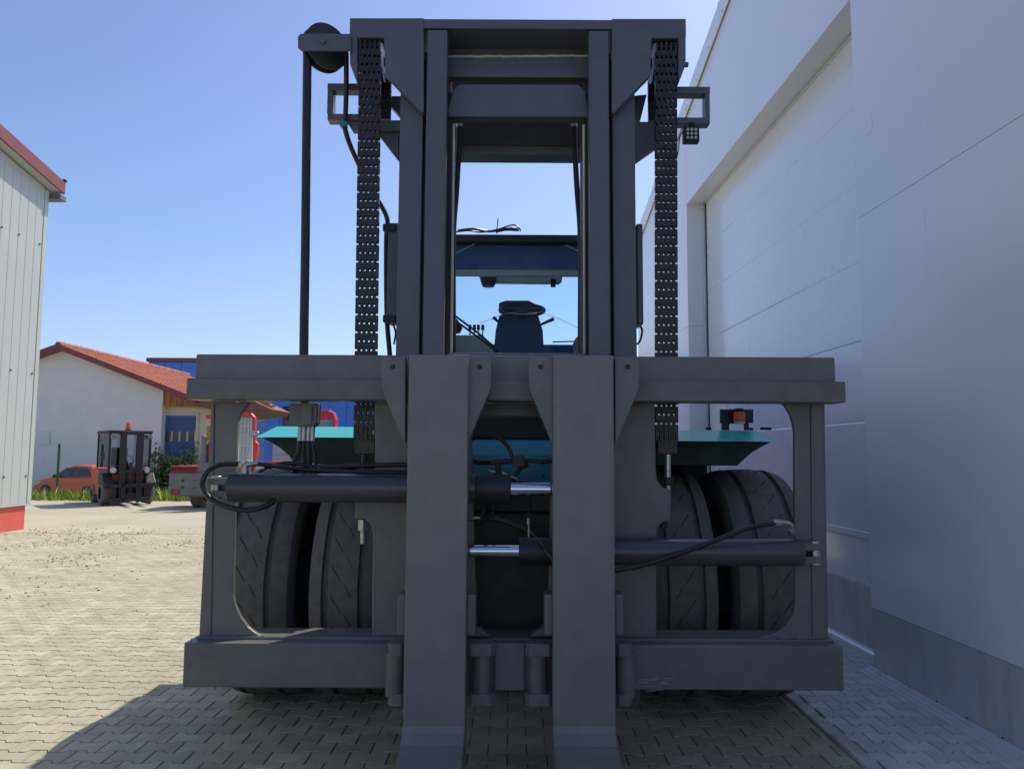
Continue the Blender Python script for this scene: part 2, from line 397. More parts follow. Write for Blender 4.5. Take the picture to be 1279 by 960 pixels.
# centre plates
YC = 3.87
lpl = [(468, 502), (588, 502), (596, 795), (464, 795), (465.5, 668), (463, 655), (455, 648), (443, 648), (443, 586), (468, 586)]
rpl = [(690, 502), (818, 502), (819, 583), (821, 600), (828, 609), (838, 611), (838, 650), (828, 652), (821, 659), (820, 672), (820, 796), (684, 796)]
part(MB().pprism(lpl, YC, .06), "centre_plate", M['steel'], .006)
part(MB().pprism(rpl, YC, .06), "centre_plate", M['steel'], .006)
pb("rear_crossbar", (586, 503), (690, 520), 3.95, .1, 'mast', .004)
pb("inner_crossbar", (560, 440), (732, 473), 3.86, .08, 'mast', .004)
# lower guide foot between the forks
part(MB().pprism([(585, 795), (612, 795), (608, 790), (597, 784), (585, 783)], 3.80, .06), "guide_foot", M['steel'], .003)
part(MB().pprism([(690, 795), (663, 795), (667, 790), (678, 784), (690, 783)], 3.80, .06), "guide_foot", M['steel'], .003)
for a0, a1 in ((500, 556), (737, 793)): pb("sun_block_plate", (a0, 500), (a1, 770), 4.40, .02, 'dark', .004)  # plates added behind the rails to keep sun off the ground ahead
pb("lower_crossmember", (560, 640), (720, 800), 4.12, .12, 'dark', .01)
pb("lower_crossmember", (560, 606), (720, 640), 4.10, .12, 'dark', .01)
pb("centre_block", (618, 803), (655, 862), 3.735, .02, 'steel', .004)

# positioning cylinders
def cylinder(p0, p1, py, ph, rod0, rod1, side):
    Yc = 3.738; z = Z(py, Yc); r = ph / 2 / F * Yc
    b = MB().cyl((X(p0, Yc, py), Yc, z), (X(p1, Yc, py), Yc, z), r, n=40)
    o = part(b, "positioning_cylinder", M['cyl'], .006, 40)
    xe = X(p1 if side < 0 else p0, Yc, py)
    # end gland, slightly bigger
    part(MB().cyl((xe - side * (-.0), Yc, z), (xe + side * .17, Yc, z), r * 1.03, n=40), "end_gland", M['black'], .004, 40, parent=o)
    part(MB().cyl((X(rod0, Yc, py), Yc, z), (X(rod1, Yc, py), Yc, z), r * .46, n=32), "piston_rod", M['chrome'], 0, 40, parent=o)
    xc = X(p0 if side < 0 else p1, Yc, py)
    for dz in (-.046, .014):
        b = MB(); b.box(min(xc, xc + side * .10), max(xc, xc + side * .10), Yc - .035, Yc + .1, z + dz, z + dz + .032)
        part(b, "clevis", M['steel'], .004, parent=o)
    part(MB().cyl((xc + side * .065, Yc, z - .056), (xc + side * .065, Yc, z + .056), .024, n=16), "clevis_pin", M['zinc'], .002, 40, parent=o)
    return o
c1 = cylinder(287, 638, 610.5, 36, 636, 694, -1)
c2 = cylinder(648, 1001, 688, 33, 582, 650, 1)

# hoses and fittings
def hose(pts, r=.011, m='hose', name="hose"):
    return part(MB().tube([at(a, b, Y) for a, b, Y in pts], r, 10), name, M[m], 0, 60)
hose([(300, 579, 3.73), (276, 580, 3.70), (259, 589, 3.67), (252.5, 605, 3.66), (260, 620, 3.66), (276, 630, 3.66), (303, 636.5, 3.66), (326, 634, 3.67), (342, 626, 3.70)], .013)
hose([(300, 579, 3.73), (330, 580, 3.76), (380, 586, 3.80), (440, 589, 3.80), (510, 590, 3.80)], .011)
hose([(330, 584, 3.80), (360, 578, 3.84), (400, 583, 3.84), (455, 581, 3.84), (510, 580, 3.82)], .011)
b = MB(); p = at(300, 579, 3.73)
b.cyl(at(277, 579, 3.71), at(299, 579, 3.73), .012, n=12); b.cyl(at(299, 579, 3.73), at(304, 581, 3.73), .017, n=6); b.cyl(at(304, 581, 3.73), at(322, 578, 3.75), .012, n=12)
b.cyl(at(306, 580, 3.735), at(306, 594, 3.738), .017, n=10); part(b, "pipe_fitting", M['zinc'], .001, 40)
hose([(768, 712, 3.60), (800, 706, 3.63), (845, 692, 3.64), (890, 676, 3.64), (935, 659, 3.65), (972, 652.5, 3.68)], .012)
b = MB(); b.cyl(at(966, 653, 3.68), at(974, 652.5, 3.68), .017, n=6); b.tube([at(974, 652.5, 3.68), at(983, 652.5, 3.69), at(988.5, 656, 3.70), at(989, 668, 3.72)], .0105, 10)
b.cyl(at(989, 661, 3.70), at(989, 668, 3.72), .015, n=6); part(b, "pipe_fitting", M['zinc'], .001, 40)
hose([(585, 549, 3.9), (604, 545, 3.88), (622, 547, 3.86), (634, 557, 3.85), (640, 570, 3.85)], .010)
hose([(585, 549, 3.9), (584, 560, 3.9), (587, 571, 3.9), (597, 577, 3.9), (612, 577.5, 3.88)], .012)
hose([(676, 577, 3.86), (690, 575, 3.86), (700, 574, 3.86)], .012)
hose([(660, 580, 3.88), (650, 584, 3.88), (645, 592, 3.88), (640, 602, 3.87)], .011)
part(MB().pbox((640, 568), (655, 583), 3.83, .06).cyl(at(612, 577, 3.87), at(640, 575.5, 3.86), .014, n=8).cyl(at(655, 575, 3.86), at(676, 576, 3.86), .012, n=8), "valve_block", M['dark'], .003)
part(MB().cyl(at(610, 588, 3.85), at(632, 592, 3.84), .007, n=8).cyl(at(632, 592, 3.84), at(646, 598, 3.83), .006, n=8), "pipe_fitting", M['zinc'], .001, 40)
part(MB().cyl(at(622, 578, 3.85), at(624, 604, 3.80), .016, n=8), "pipe_fitting", M['dark'], .001, 40)
hose([(606, 628, 3.85), (606, 638, 3.87), (600, 645, 3.88), (586, 649, 3.88)], .012)
hose([(617, 628, 3.86), (616, 640, 3.87), (606, 650, 3.88), (590, 657, 3.89)], .009)
hose([(612, 647, 3.86), (630, 651, 3.86), (650, 659, 3.86), (664, 667, 3.84), (678, 683, 3.66), (692, 700, 3.62)], .011)
hose([(662, 612, 3.88), (662, 630, 3.86), (660, 648, 3.80)], .008)
part(MB().cyl(at(660, 647, 3.78), at(660, 655, 3.77), .009, n=8).cyl(at(660.5, 655, 3.77), at(660.5, 671, 3.745), .006, n=8), "pipe_fitting", M['zinc'], .001, 40)
part(MB().cyl(at(585, 647, 3.86), at(600, 647, 3.86), .007, n=8), "pipe_fitting", M['zinc'], .001, 40)

# mast rails
YM = 4.05
for s, (a0, a1, b0, b1, c0, c1) in ((-1, (497.5, 526.5, 530.5, 556, 556.5, 565.5)), (1, (765.5, 794, 736.5, 761.5, 726.5, 736))):
    zb = .22
    xo0, xo1 = X(a0, YM, 260), X(a1, YM, 260); xi0, xi1 = X(b0, 3.992, 260), X(b1, 3.992, 260)
    zt_o = Z(60, YM); zt_i = Z(38, 3.992)
    xm0, xm1 = sorted((xo0, xo1)); ym = (xm0 + xm1) / 2
    web = (xm1 - .03, xm1) if s < 0 else (xm0, xm0 + .03)
    b = MB().box(xm0, xm1, YM, YM + .035, zb, zt_o).box(web[0], web[1], YM + .034, YM + .27, zb, zt_o).box(xm0, xm1, YM + .27, YM + .305, zb, zt_o)
    part(b, "outer_mast_rail", M['mast'], .004)
    xm0, xm1 = sorted((xi0, xi1)); web = (xm0 + .001, xm0 + .03) if s < 0 else (xm1 - .03, xm1 - .001)
    b = MB().box(xm0, xm1, 3.992, YM + .025, zb, zt_i).box(web[0], web[1], YM + .024, YM + .25, zb, zt_i).box(xm0, xm1, YM + .25, YM + .285, zb, zt_i)
    part(b, "inner_mast_rail", M['mast'], .004)
    x0, x1 = sorted((X(c0, YM + .1, 300), X(c1, YM + .1, 300)))
    part(MB().box(x0, x1, YM + .09, YM + .20, zb, Z(106, YM)), "rail_liner", M['dark'], .003)
    xp = X(563.5 if s < 0 else 728.5, YM + .15)
    part(MB().cyl((xp, YM + .06, Z(445, YM)), (xp, YM + .06, Z(150, YM)), .0075, n=12), "lift_pipe", M['cream'], 0, 40)
    gx = X(528.5 if s < 0 else 763.5, YM, 260)
    part(MB().box(gx - .006, gx + .006, YM + .05, YM + .2, zb, zt_o), "rail_gap_strip", M['black'], 0)
# mast head
YH = 3.985
hl = [(437, 23), (529, 23), (529, 140), (526.5, 140), (481, 92), (480, 47), (446, 47), (446, 103), (449, 112), (437, 80), (437, 40), (438.5, 36)]
hr = [(1293.5 - a, b + .8) for a, b in hl]
part(MB().pprism(hl, YH, .055), "head_plate", M['mast'], .004)
part(MB().pprism(hr, YH, .055), "head_plate", M['mast'], .004)
pb("head_bar", (520, 23.6), (773, 36.5), YH + .006, .29, 'mast', .004)
for s, a0, a1 in ((-1, 437, 480), (1, 812, 857)):      # box above and behind the sheave
    pb("sheave_housing", (a0, 24), (a1, 46), YH + .056, .27, 'mast', .003)
    for q in ((a0, a0 + 8.5), (a1 - 4, a1 + 4)) if s < 0 else ((a0 - 4, a0 + 4), (a1 - 9, a1 - 1)):
        pts = [(YH + .056, Z(46.5, YH)), (YH + .32, Z(46.5, YH)), (YH + .32, Z(60, YH)), (YH + .2, Z(84, YH)), (YH + .1, Z(92, YH)), (YH + .056, Z(92, YH))]
        part(MB().prism(pts, X(q[0], YH), X(q[1], YH), 'x'), "sheave_cheek", M['mast'], .003)
pb("upper_crossmember", (556, 37), (738, 70.5), 4.21, .06, 'mast', .004)
pb("upper_crossmember", (556, 70), (738, 97), 4.185, .06, 'mast', .004)
rw = random.Random(11)
def bead(a, c, Y, n=40, r=.006, m='steel'):
    p, q = at(*a, Y), at(*c, Y)
    part(MB().tube([p.lerp(q, k / n) + Vector((0, rw.uniform(-.0015, .0015), rw.uniform(-.002, .002))) for k in range(n + 1)], r, 6, 0), "weld_bead", M[m], 0, 60)
bead((558, 71), (736, 70), 4.184, 50, .007, 'cream')
bead((468, 652), (468, 790), 3.872, 20, .004); bead((502, 503), (586, 503.5), 3.868, 20, .004)
bead((252, 794), (330, 794), 3.836, 24, .004); bead((950, 796), (1030, 797), 3.836, 24, .004)
bead((497, 165), (497, 200), 4.24, 10, .005)
part(MB().pprism([(558, 145.5), (565, 112), (574, 105), (722, 105.5), (731, 113), (736, 146)], 4.10, .09), "middle_crossmember", M['mast'], .006)
pb("rear_crossmember", (557, 90), (738, 182), 4.52, .08, 'dark', .006)
pb("rear_crossmember", (563, 180.5), (734, 193.5), 4.47, .14, 'mast', .004)
part(MB().cyl(at(572, 180, 4.44), at(727, 181, 4.44), .008, n=8), "cross_pipe", M['hose'], 0, 40)
for a, bq in ((574, 566), (717, 725)):
    part(MB().tube([at(a, 158, 4.40), at(a - (a - bq) * .15, 190, 4.40), at((a + bq) / 2, 240, 4.38), at(bq, 300, 4.33), at(bq, 440, 4.31)], .017, 10), "hose", M['hose'], 0, 60)
    part(MB().cyl(at(a, 146, 4.40), at(a, 159, 4.40), .02, n=12), "hose_collar", M['zinc'], .002, 40)
# chains
PITCHC = .0473
def chain(pt, pb_, y0, y1, Yc, name="lift_chain"):
    zt, zb = Z(y0, Yc), Z(y1, Yc); xt, xb = X(pt, Yc, y0), X(pb_, Yc, y1)
    ln = .013; nl = 9
    root = None
    proto = MB().prism([(-.0165, -PITCHC + .0085), (-.010, -PITCHC + .0052), (.010, -PITCHC + .0052), (.0165, -PITCHC + .0085), (.0165, PITCHC - .0085), (.010, PITCHC - .0052), (-.010, PITCHC - .0052), (-.0165, PITCHC - .0085)], -.0062, .0062, 'x')
    # the pins are the chain part itself, the plates its sub-parts
    rows = int((zt - zb) / PITCHC); pins = MB()
    for r in range(rows + 1):
        z = zt - r * PITCHC; x = xt + (xb - xt) * r / max(rows, 1)
        pins.cyl((x - nl * ln / 2 - .002, Yc, z - PITCHC * .5), (x + nl * ln / 2 + .002, Yc, z - PITCHC * .5), .0075, n=10)
    ch = part(pins, name, M['chain'], 0, 40)
    first = None
    for r in range(rows + 1):
        for l in range(nl):
            if (r + l) % 2: continue
            z = zt - r * PITCHC; x = xt + (xb - xt) * r / max(rows, 1) + (l - (nl - 1) / 2) * ln
            if first is None:
                first = proto.build("link_plate", M['chain'], ch, center=False); first.location = Vector((x, Yc, z)) - WL[ch.name]
            else: inst(first, "link_plate", ch, (x, Yc, z))
    return ch
YCH = 4.015
for pt, pbm, pe in ((462.5, 456, 455), (831.5, 832.5, 833)):
    ch = chain(pt, pbm, 62, 548, YCH)
    # anchor block, threaded rod and nuts
    s = -1 if pt < 640 else 1
    pe0 = pe + (0 if s < 0 else 1)
    part(MB().pbox((pe0 - 12.5, 548), (pe0 + 12.5, 567), YCH - .02, .045), "anchor_block", M['chain'], .003, parent=ch)
    for k in range(4):
        part(MB().pbox((pe0 - 10 + k * 5.6, 532), (pe0 - 7.5 + k * 5.6, 552), YCH - .022, .04), "anchor_finger", M['chain'], .002, parent=ch)
    zz = (567, 586) if s < 0 else (567, 612)
    part(MB().cyl(at(pe0, zz[0], YCH), at(pe0, zz[1], YCH), .016, n=14), "anchor_rod", M['zinc' if s > 0 else 'dark'], .002, 40, parent=ch)
    if s < 0: part(MB().cyl(at(453, 648, 3.90), at(453, 662, 3.90), .026, n=6).cyl(at(453, 662, 3.90), at(453, 679, 3.90), .013, n=12), "anchor_nut", M['zinc'], .002, 30, parent=ch)
    else: part(MB().cyl(at(835, 596, 3.97), at(835, 606, 3.97), .024, n=6).cyl(at(829, 652, 3.93), at(829, 659, 3.93), .02, n=6), "anchor_nut", M['dark'], .002, 30, parent=ch)
    # sheave carrying the chain over the mast head and the return run behind
    zc = Z(62, YCH); x = X(pt, YCH, 62)
    part(MB().lathe([(-.056, .03), (-.056, .108), (-.05, .108), (-.048, .10), (.048, .10), (.05, .108), (.056, .108), (.056, .03)], (x, YCH + .125, zc - .01), (1, 0, 0), 40), "sheave", M['chain'], .0, 30)
    # chain wrap over the sheave top
    b = MB()
    for k in range(9):
        a = R(180 - k * 20); cy, cz = YCH + .125 + .122 * math.cos(a), zc + .122 * math.sin(a)
        for l in range(9):
            if (k + l) % 2: continue
            xx = x + (l - 4) * .013; t = Vector((0, math.sin(a), -math.cos(a))) * .040; n_ = Vector((0, math.cos(a), math.sin(a))) * .014
            c = Vector((xx, cy, cz)); q = []
            for dx in (-.006, .006): q += [c + Vector((dx, 0, 0)) + t + n_, c + Vector((dx, 0, 0)) - t + n_, c + Vector((dx, 0, 0)) - t - n_, c + Vector((dx, 0, 0)) + t - n_]
            b.add(q, [(0, 1, 2, 3), (7, 6, 5, 4), (0, 4, 5, 1), (1, 5, 6, 2), (2, 6, 7, 3), (3, 7, 4, 0)])
    part(b, "chain_wrap", M['chain'], 0, parent=ch)
    b = MB(); xr = X(pt + (-s) * 5, 4.265)
    for k in range(5): b.box(xr - .055, xr + .055, 4.25, 4.28, zc - .02 - k * .055 - .05, zc - .02 - k * .055)
    part(b, "chain_return", M['chain'], .002, parent=ch)
# brackets on the outer mast head
def tri(pts, Y, d, name="mast_gusset"): part(MB().pprism(pts, Y, d), name, M['mast'], .003)
tri([(432, 150), (508, 150), (508, 163), (440, 163)], 4.22, .05, "cross_arm"); tri([(470, 165), (508, 165), (508, 207), (498, 201)], 4.25, .03)
tri([(784, 152), (826, 152), (826, 180), (793, 203), (784, 208)], 4.22, .05)
tri([(476, 120), (508, 120), (508, 155), (490, 135)], 4.30, .05); tri([(786, 120), (808, 118), (800, 150), (786, 150)], 4.30, .05)
def lampframe(a0, a1, y0, y1, flip):
    b = MB(); Y = 4.2; t = 6.5
    if flip: b.pbox((a0, y0), (a1, y0 + 9), Y, .07).pbox((a0, y1 - 8), (a1, y1), Y, .07).pbox((a1 - t, y0 + 9), (a1, y1 - 8), Y, .07)
    else: b.pbox((a0, y0), (a1, y0 + 9), Y, .07).pbox((a0, y1 - 8), (a1, y1), Y, .07).pbox((a0, y0 + 9), (a0 + t, y1 - 8), Y, .07)
    return part(b, "lamp_bracket", M['mast'], .003)
lampframe(409, 450, 104, 150, 0); lampframe(842, 887, 108, 154.5, 1)
wl = part(MB().pbox((854, 157), (874, 177), 4.19, .05), "work_lamp", M['black'], .006)
part(MB().cyl(at(864, 154, 4.21), at(864, 158, 4.21), .018, n=12), "lamp_stem", M['black'], .002, parent=wl)
b = MB()
for i in range(3):
    for j in range(3): c = at(859 + 5 * i, 162 + 5 * j, 4.188); b.cyl(c, c + Vector((0, -.004, 0)), .0085, n=10)
part(b, "lamp_lens", M['lens'], 0, 40, parent=wl)
part(MB().tube([at(855, 161, 4.22), at(849, 172, 4.22), at(847, 190, 4.2), at(843, 204, 4.2)], .003, 6), "lamp_cable", M['hose'], 0, 60)
part(MB().cyl(at(855, 81, 4.05), at(859.5, 81, 4.05), .014, n=10), "head_bolt", M['mast'], .001)
# hose reel pulley at the left of the mast head
c = at(406, 60.5, 4.07)
ax = Vector((math.sin(R(40)), -math.cos(R(40)), 0))
pul = part(MB().lathe([(-.03, .0), (-.03, .128), (-.02, .128), (-.012, .11), (.012, .11), (.02, .128), (.03, .128), (.03, .05), (.036, .03), (.036, 0)], c, ax, 48), "hose_pulley", M['dark'], 0, 35)
pts = [(372, 46), (376, 42), (384, 42), (388, 38), (424, 38), (430, 42.5), (438, 42.5), (438, 63), (376, 63), (372, 59)]
pts = [(372, 46), (375, 42.2), (438, 42.2), (438, 63.3), (376, 63.3), (372, 60)]
part(MB().pprism(pts, 3.955, .012), "pulley_bracket", M['mast'], .003)
part(MB().pprism(pts, 4.19, .012), "pulley_bracket", M['mast'], .003)
b = at(404, 52, 3.955); part(MB().cyl(b + Vector((0, .01, 0)), b + Vector((0, -.012, 0)), .016, n=12), "pulley_axle", M['mast'], .002, 40, parent=pul)
part(MB().tube([at(384, 66, 4.02), at(383, 150, 4.02), at(381.5, 300, 4.0), at(379.5, 440, 3.96), at(380, 504, 3.93)], .0235, 14, 3), "supply_hose", M['hose'], 0, 60)
part(MB().tube([at(432.5, 66, 4.1), at(432.5, 110, 4.15), at(431.5, 152, 4.17)], .014, 10, 3), "supply_hose", M['hose'], 0, 60)
part(MB().pbox((424.5, 151), (433, 158), 4.16, .03), "hose_clip", M['tealbody'], .003)
part(MB().tube([at(430, 158, 4.17), at(436, 178, 4.2), at(448, 205, 4.25), at(462, 232, 4.3), at(477, 258, 4.3), at(484, 276, 4.3), at(482.5, 300, 4.28), at(483, 390, 4.28), at(487, 445, 4.28)], .014, 10), "supply_hose", M['hose'], 0, 60)
# boxes beside the outer rails
pb("tilt_housing", (485, 278), (497, 402), 4.12, .14, 'mast', .008)
pb("tilt_housing", (795, 279), (804, 405), 4.12, .14, 'mast', .008)
for yy in (279, 393): pb("hose_clip", (478, yy), (494, yy + 9), 4.10, .05, 'dark', .006)
part(MB().tube([at(798, 405, 4.2), at(802, 412, 4.2), at(800, 424, 4.2), at(796, 430, 4.2)], .006, 6), "cable", M['hose'], 0, 60)
part(MB().tube([at(490, 402, 4.2), at(494, 415, 4.2), at(492, 430, 4.2)], .006, 6), "cable", M['hose'], 0, 60)
# hose terminal on the carriage
hb = part(MB().pprism([(361, 503), (397, 503), (396, 528), (391, 533), (373, 533), (361, 528)], 3.87, .07), "hose_terminal", M['steel_worn'], .006)
part(MB().pprism([(376.5, 503), (390, 503), (389, 530), (379, 530), (376.5, 525)], 3.862, .01), "terminal_cover", M['steel'], .002, parent=hb)
for i, a in enumerate((375, 380, 386, 391)):
    part(MB().cyl(at(a, 532, 3.89), at(a - 1, 551, 3.88), .012, n=10), "hose_end", M['zinc'], .002, 40, parent=hb)
    ex = (367, 378, 383, 389)[i]
    part(MB().tube([at(a - 1, 550, 3.88), at(a - 2 + i, 562, 3.87), at(ex + i * 2, 578, 3.85), at(ex + i * 3, 590, 3.80)], .011, 8), "hose", M['hose'], 0, 60)

# front axle tyres: lathed carcass with three grooves and diagonal sipes
def tyre(x0, x1, yc=5.02, r=.70, rim=True, name="front_wheel", mir=1):
    wd = x1 - x0; c = (x0 + x1) / 2; h = wd / 2
    g = [-.27 * wd, 0.015 * wd * mir, .30 * wd]; g = [-.30 * wd, .0 , .30 * wd] if False else [-.235 * wd * mir, .25 * wd * mir]
    g.sort()
    prof = [(-h * .55, r * .58), (-h * .9, r * .66), (-h, r * .80), (-h * .985, r * .90), (-h * .93, r * .955), (-h * .80, r * .978)]
    for q in g:
        prof += [(q - .018, r * .994), (q - .013, r * .95), (q + .013, r * .95), (q + .018, r * .994)]
        if q == g[0]: prof += [(0, r)]
    prof += [(h * .80, r * .978), (h * .93, r * .955), (h * .985, r * .90), (h, r * .80), (h * .9, r * .66), (h * .55, r * .58)]
    wheel = part(MB().lathe(prof, (c, yc, r), (1, 0, 0), 96), name, M['tyre'], 0, 32)
    b = MB(); n = 27
    for k in range(n):
        for (u, v, sl, off) in ((-.10, -.02, .4, 0), (.03, .16, .5, .5)):
            a = 2 * math.pi * (k + off) / n
            pts = []
            for uu, aa in ((u, a), (v, a + sl * 2 * math.pi / n)):
                for dd in (0, .007):
                    rr = r * (1.0015 if abs(uu) < .2 else .9895)
                    if abs(uu) > .3: rr = r * (.994 - (abs(uu) - .26) * .115) * 1.001
                    pts.append((c + uu * wd * mir, yc - rr * math.cos(aa + dd / r), r + rr * math.sin(aa + dd / r)))
            q = [Vector(p) for p in pts]; cc = Vector((c, yc, r))
            def inn(p): d = (cc - p); d.x = 0; return p + d.normalized() * .012
            b.add([q[0], q[1], q[3], q[2], inn(q[0]), inn(q[1]), inn(q[3]), inn(q[2])], [(0, 1, 2, 3), (0, 4, 5, 1), (1, 5, 6, 2), (2, 6, 7, 3), (3, 7, 4, 0)])
    tag(part(b, "tread_sipes", M['groove'], 0, parent=wheel), kind="stuff")
    part(MB().lathe([(-h * .5, .0), (-h * .5, r * .2), (-h * .2, r * .3), (-h * .2, r * .5), (-h * .56, r * .56), (-h * .56, r * .59), (h * .56, r * .59), (h * .56, r * .56), (h * .3, r * .45), (h * .3, 0)], (c, yc, r), (1, 0, 0), 40), "rim", M['rim'], 0, 35, parent=wheel)
    return wheel
for s in (-1, 1):
    for a, bb in ((.735, 1.15), (1.245, 1.70)):
        x0, x1 = sorted((CX + s * a, CX + s * bb)); tyre(x0, x1, mir=s)
    x0, x1 = sorted((CX + s * .95, CX + s * 1.35)); tyre(x0, x1, yc=8.6, r=.62, name="rear_wheel", mir=s)
part(MB().box(CX - 1.5, CX + 1.5, 4.85, 5.2, .52, .86), "front_axle", M['dark'], .02)

# fenders
for s in (-1, 1):
    def sx(v): return CX + s * v
    YF = 4.50
    zt, zb = Z(531 if s < 0 else 536, YF, 380 if s < 0 else 905), Z(546 if s < 0 else 551, YF, 380 if s < 0 else 905)
    xo = abs(X(319 if s < 0 else 971, YF, 540) - CX)
    deck = MB()
    # deck with slightly raked front face and cut outer corner
    pr = [(YF, zb), (YF + .03, zt), (5.9, zt), (5.9, zb)]
    xs = sorted((sx(.62), sx(xo)))
    v = []
    for xx, cut in ((.62, 0), (xo - .055, 0), (xo, 1)):
        top = zt if not cut else zb + .012
        v += [(sx(xx), YF, zb), (sx(xx), YF + .22, top), (sx(xx), 6.1, top), (sx(xx), 6.1, zb)]
    fs = []
    for k in range(2):
        o = k * 4
        fs += [(o, o + 4, o + 5, o + 1), (o + 1, o + 5, o + 6, o + 2), (o + 2, o + 6, o + 7, o + 3), (o + 3, o + 7, o + 4, o)]
    fs += [(0, 1, 2, 3), (11, 10, 9, 8)]
    if s < 0: fs = [f[::-1] for f in fs]
    fe = part(deck.add(v, fs), "fender", M['teal'], .004)
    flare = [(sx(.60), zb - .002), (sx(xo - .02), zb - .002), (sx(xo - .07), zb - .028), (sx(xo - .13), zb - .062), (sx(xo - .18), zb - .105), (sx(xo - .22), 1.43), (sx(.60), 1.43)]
    part(MB().prism(flare, YF + .06, 6.08), "fender_flare", M['tealshade'], .004, parent=fe)
    part(MB().box(min(sx(.62), sx(1.45)), max(sx(.62), sx(1.45)), 5.78, 6.06, .62, 1.43), "fender_back", M['tealshade'], .01, parent=fe)
    if s < 0:
        p0, p1, p2, p3 = (sx(xo - .06), YF + .23), (sx(xo - .26), YF + .23), (sx(xo - .16), YF + .54), (sx(xo - .06), YF + .54)
        part(MB().prism([p0, p1, p2, p3], zt + .0005, zt + .004, 'z'), "dark_teal_patch", M['patchteal'], .001, parent=fe)  # thin raised patch, darker teal than the deck
        part(MB().cyl((sx(xo), YF + .06, zb + .02), (sx(xo + .05), YF + .06, zb + .02), .016, n=12), "marker_lamp", M['zinc'], .003, 40, parent=fe)
        part(MB().box(sx(1.36), sx(1.2), YF + .5, YF + .56, zt, zt + .05).cyl((sx(1.32), YF + .5, zt), (sx(1.32), YF + .5, zt + .02), .03, n=10), "fender_catch", M['cream'], .005, parent=fe)
    else:
        bx = MB().pprism([(900, 511), (941, 511), (941, 528), (935.5, 528), (935.5, 534), (941, 534), (941, 537), (930, 537), (930, 529), (911, 529), (911, 537), (902, 537), (902, 529), (900, 528)], YF + .26, .02)
        bk = part(bx, "beacon_bracket", M['black'], .002, parent=fe)
        c = at(923.5, 520, YF + .19)
        part(MB().lathe([(-.032, 0), (-.032, .034), (-.02, .036), (.016, .036), (.028, .03), (.032, 0)], c, (0, 0, 1), 20), "beacon_lens", M['orange'], 0, 40, parent=fe)
        part(MB().lathe([(0, 0), (0, .03), (.014, .034), (.014, 0)], c + Vector((0, 0, -.045)), (0, 0, 1), 20), "beacon_collar", M['cream'], 0, 40, parent=fe)
        part(MB().box(c.x - .022, c.x + .022, c.y - .02, c.y + .09, c.z + .034, c.z + .05), "beacon_mount", M['black'], .003, parent=fe)
        for q in (885, 953, 960): part(MB().cyl(at(q, 537, YF + .3), at(q, 533.5, YF + .3), .018, n=10), "fender_bolt", M['black'], .002, 40, parent=fe)
# body between the fenders, engine deck and counterweight (mostly hidden behind the mast)
zt = Z(549, 5.0); 
part(MB().prism([(4.95, .55), (4.95, zt - .10), (4.98, zt - .03), (5.06, zt), (5.9, zt), (5.9, .55)], CX - .60, CX + .60, 'x'), "front_panel", M['tealbody'], .01)
c = at(678, 594, 4.95); part(MB().cyl(c, c + Vector((0, -.008, 0)), .01, n=10), "panel_bolt", M['dark'], .001)
part(MB().box(CX - .6, CX + .6, 5.12, 5.9, zt + .003, Z(518, 5.1)), "dash_box", M['black'], .01)
part(MB().box(CX - 1.0, CX + 1.0, 5.9, 9.6, .55, 1.66), "chassis", M['tealbody'], .03)
part(MB().box(CX - .85, CX + .85, 6.82, 9.4, 1.663, 2.1), "engine_cover", M['tealbody'], .06)
part(MB().prism([(9.6, .5), (9.6, 1.9), (10.3, 1.9), (10.5, 1.6), (10.5, .7), (10.3, .5)], CX - 1.15, CX + 1.15, 'x'), "counterweight", M['steel'], .05)

# cab
CY0, CY1 = 5.8, 6.75; cw = .80
zr = Z(292.5, CY0 - .06); zf = 1.67
cab = part(MB().box(CX - cw, CX + cw, CY0 - .06, CY0 + .28, zr - .06, zr).box(CX - cw, CX + cw, CY1 - .18, CY1 + .05, zr - .075, zr).box(CX - cw, CX - cw + .12, CY0 + .28, CY1 - .18, zr - .075, zr).box(CX + cw - .12, CX + cw, CY0 + .28, CY1 - .18, zr - .075, zr), "cab_roof", M['black'], .012)
cp = lambda b, n, m, bv=.004, sm=0: part(b, n, M[m] if isinstance(m, str) else m, bv, sm, parent=cab)
b = MB()
for sx_ in (-1, 1):
    x0, x1 = sorted((CX + sx_ * (cw - .09), CX + sx_ * cw))
    b.box(x0, x1, CY0, CY0 + .08, zf, zr - .078); b.box(x0, x1, CY1 - .08, CY1, zf, zr - .078)
cp(b, "cab_posts", 'black', .01)
zv0, zv1 = Z(304, CY0), Z(336, CY0)
cp(MB().box(CX - cw + .095, CX + cw - .095, CY0 + .02, CY0 + .05, zv1, zr - .063), "visor_panel", 'navy', .004)
cp(MB().box(CX - cw + .095, CX + cw - .095, CY0 + .012, CY0 + .05, zv1 - .05, zv1 - .001), "visor_trim", "cream", .006)
cp(MB().box(CX - cw + .1, CX + cw - .1, CY0 + .06, CY0 + .27, zr - .13, zr - .08), "headliner", 'navy', .01)
cp(MB().box(CX - cw + .115, CX + cw - .115, CY0 + .275, CY1 - .175, zr - .045, zr - .037), "added_roof_glass", GL, 0)  # glazed opening added to let sun brighten the cab inside
cp(MB().box(CX - cw + .095, CX + cw - .095, CY1 - .07, CY1 - .03, Z(341, CY1 - .07), zr - .063), "rear_header", 'cream', .01)
cp(MB().box(CX - cw, CX + cw, CY1 - .06, CY1, zf, Z(431, CY1)), "rear_wall", 'navy', .01)
cp(MB().box(CX - cw, CX + cw, CY0, CY0 + .06, zf, Z(446, CY0)), "front_wall", 'black', .01)
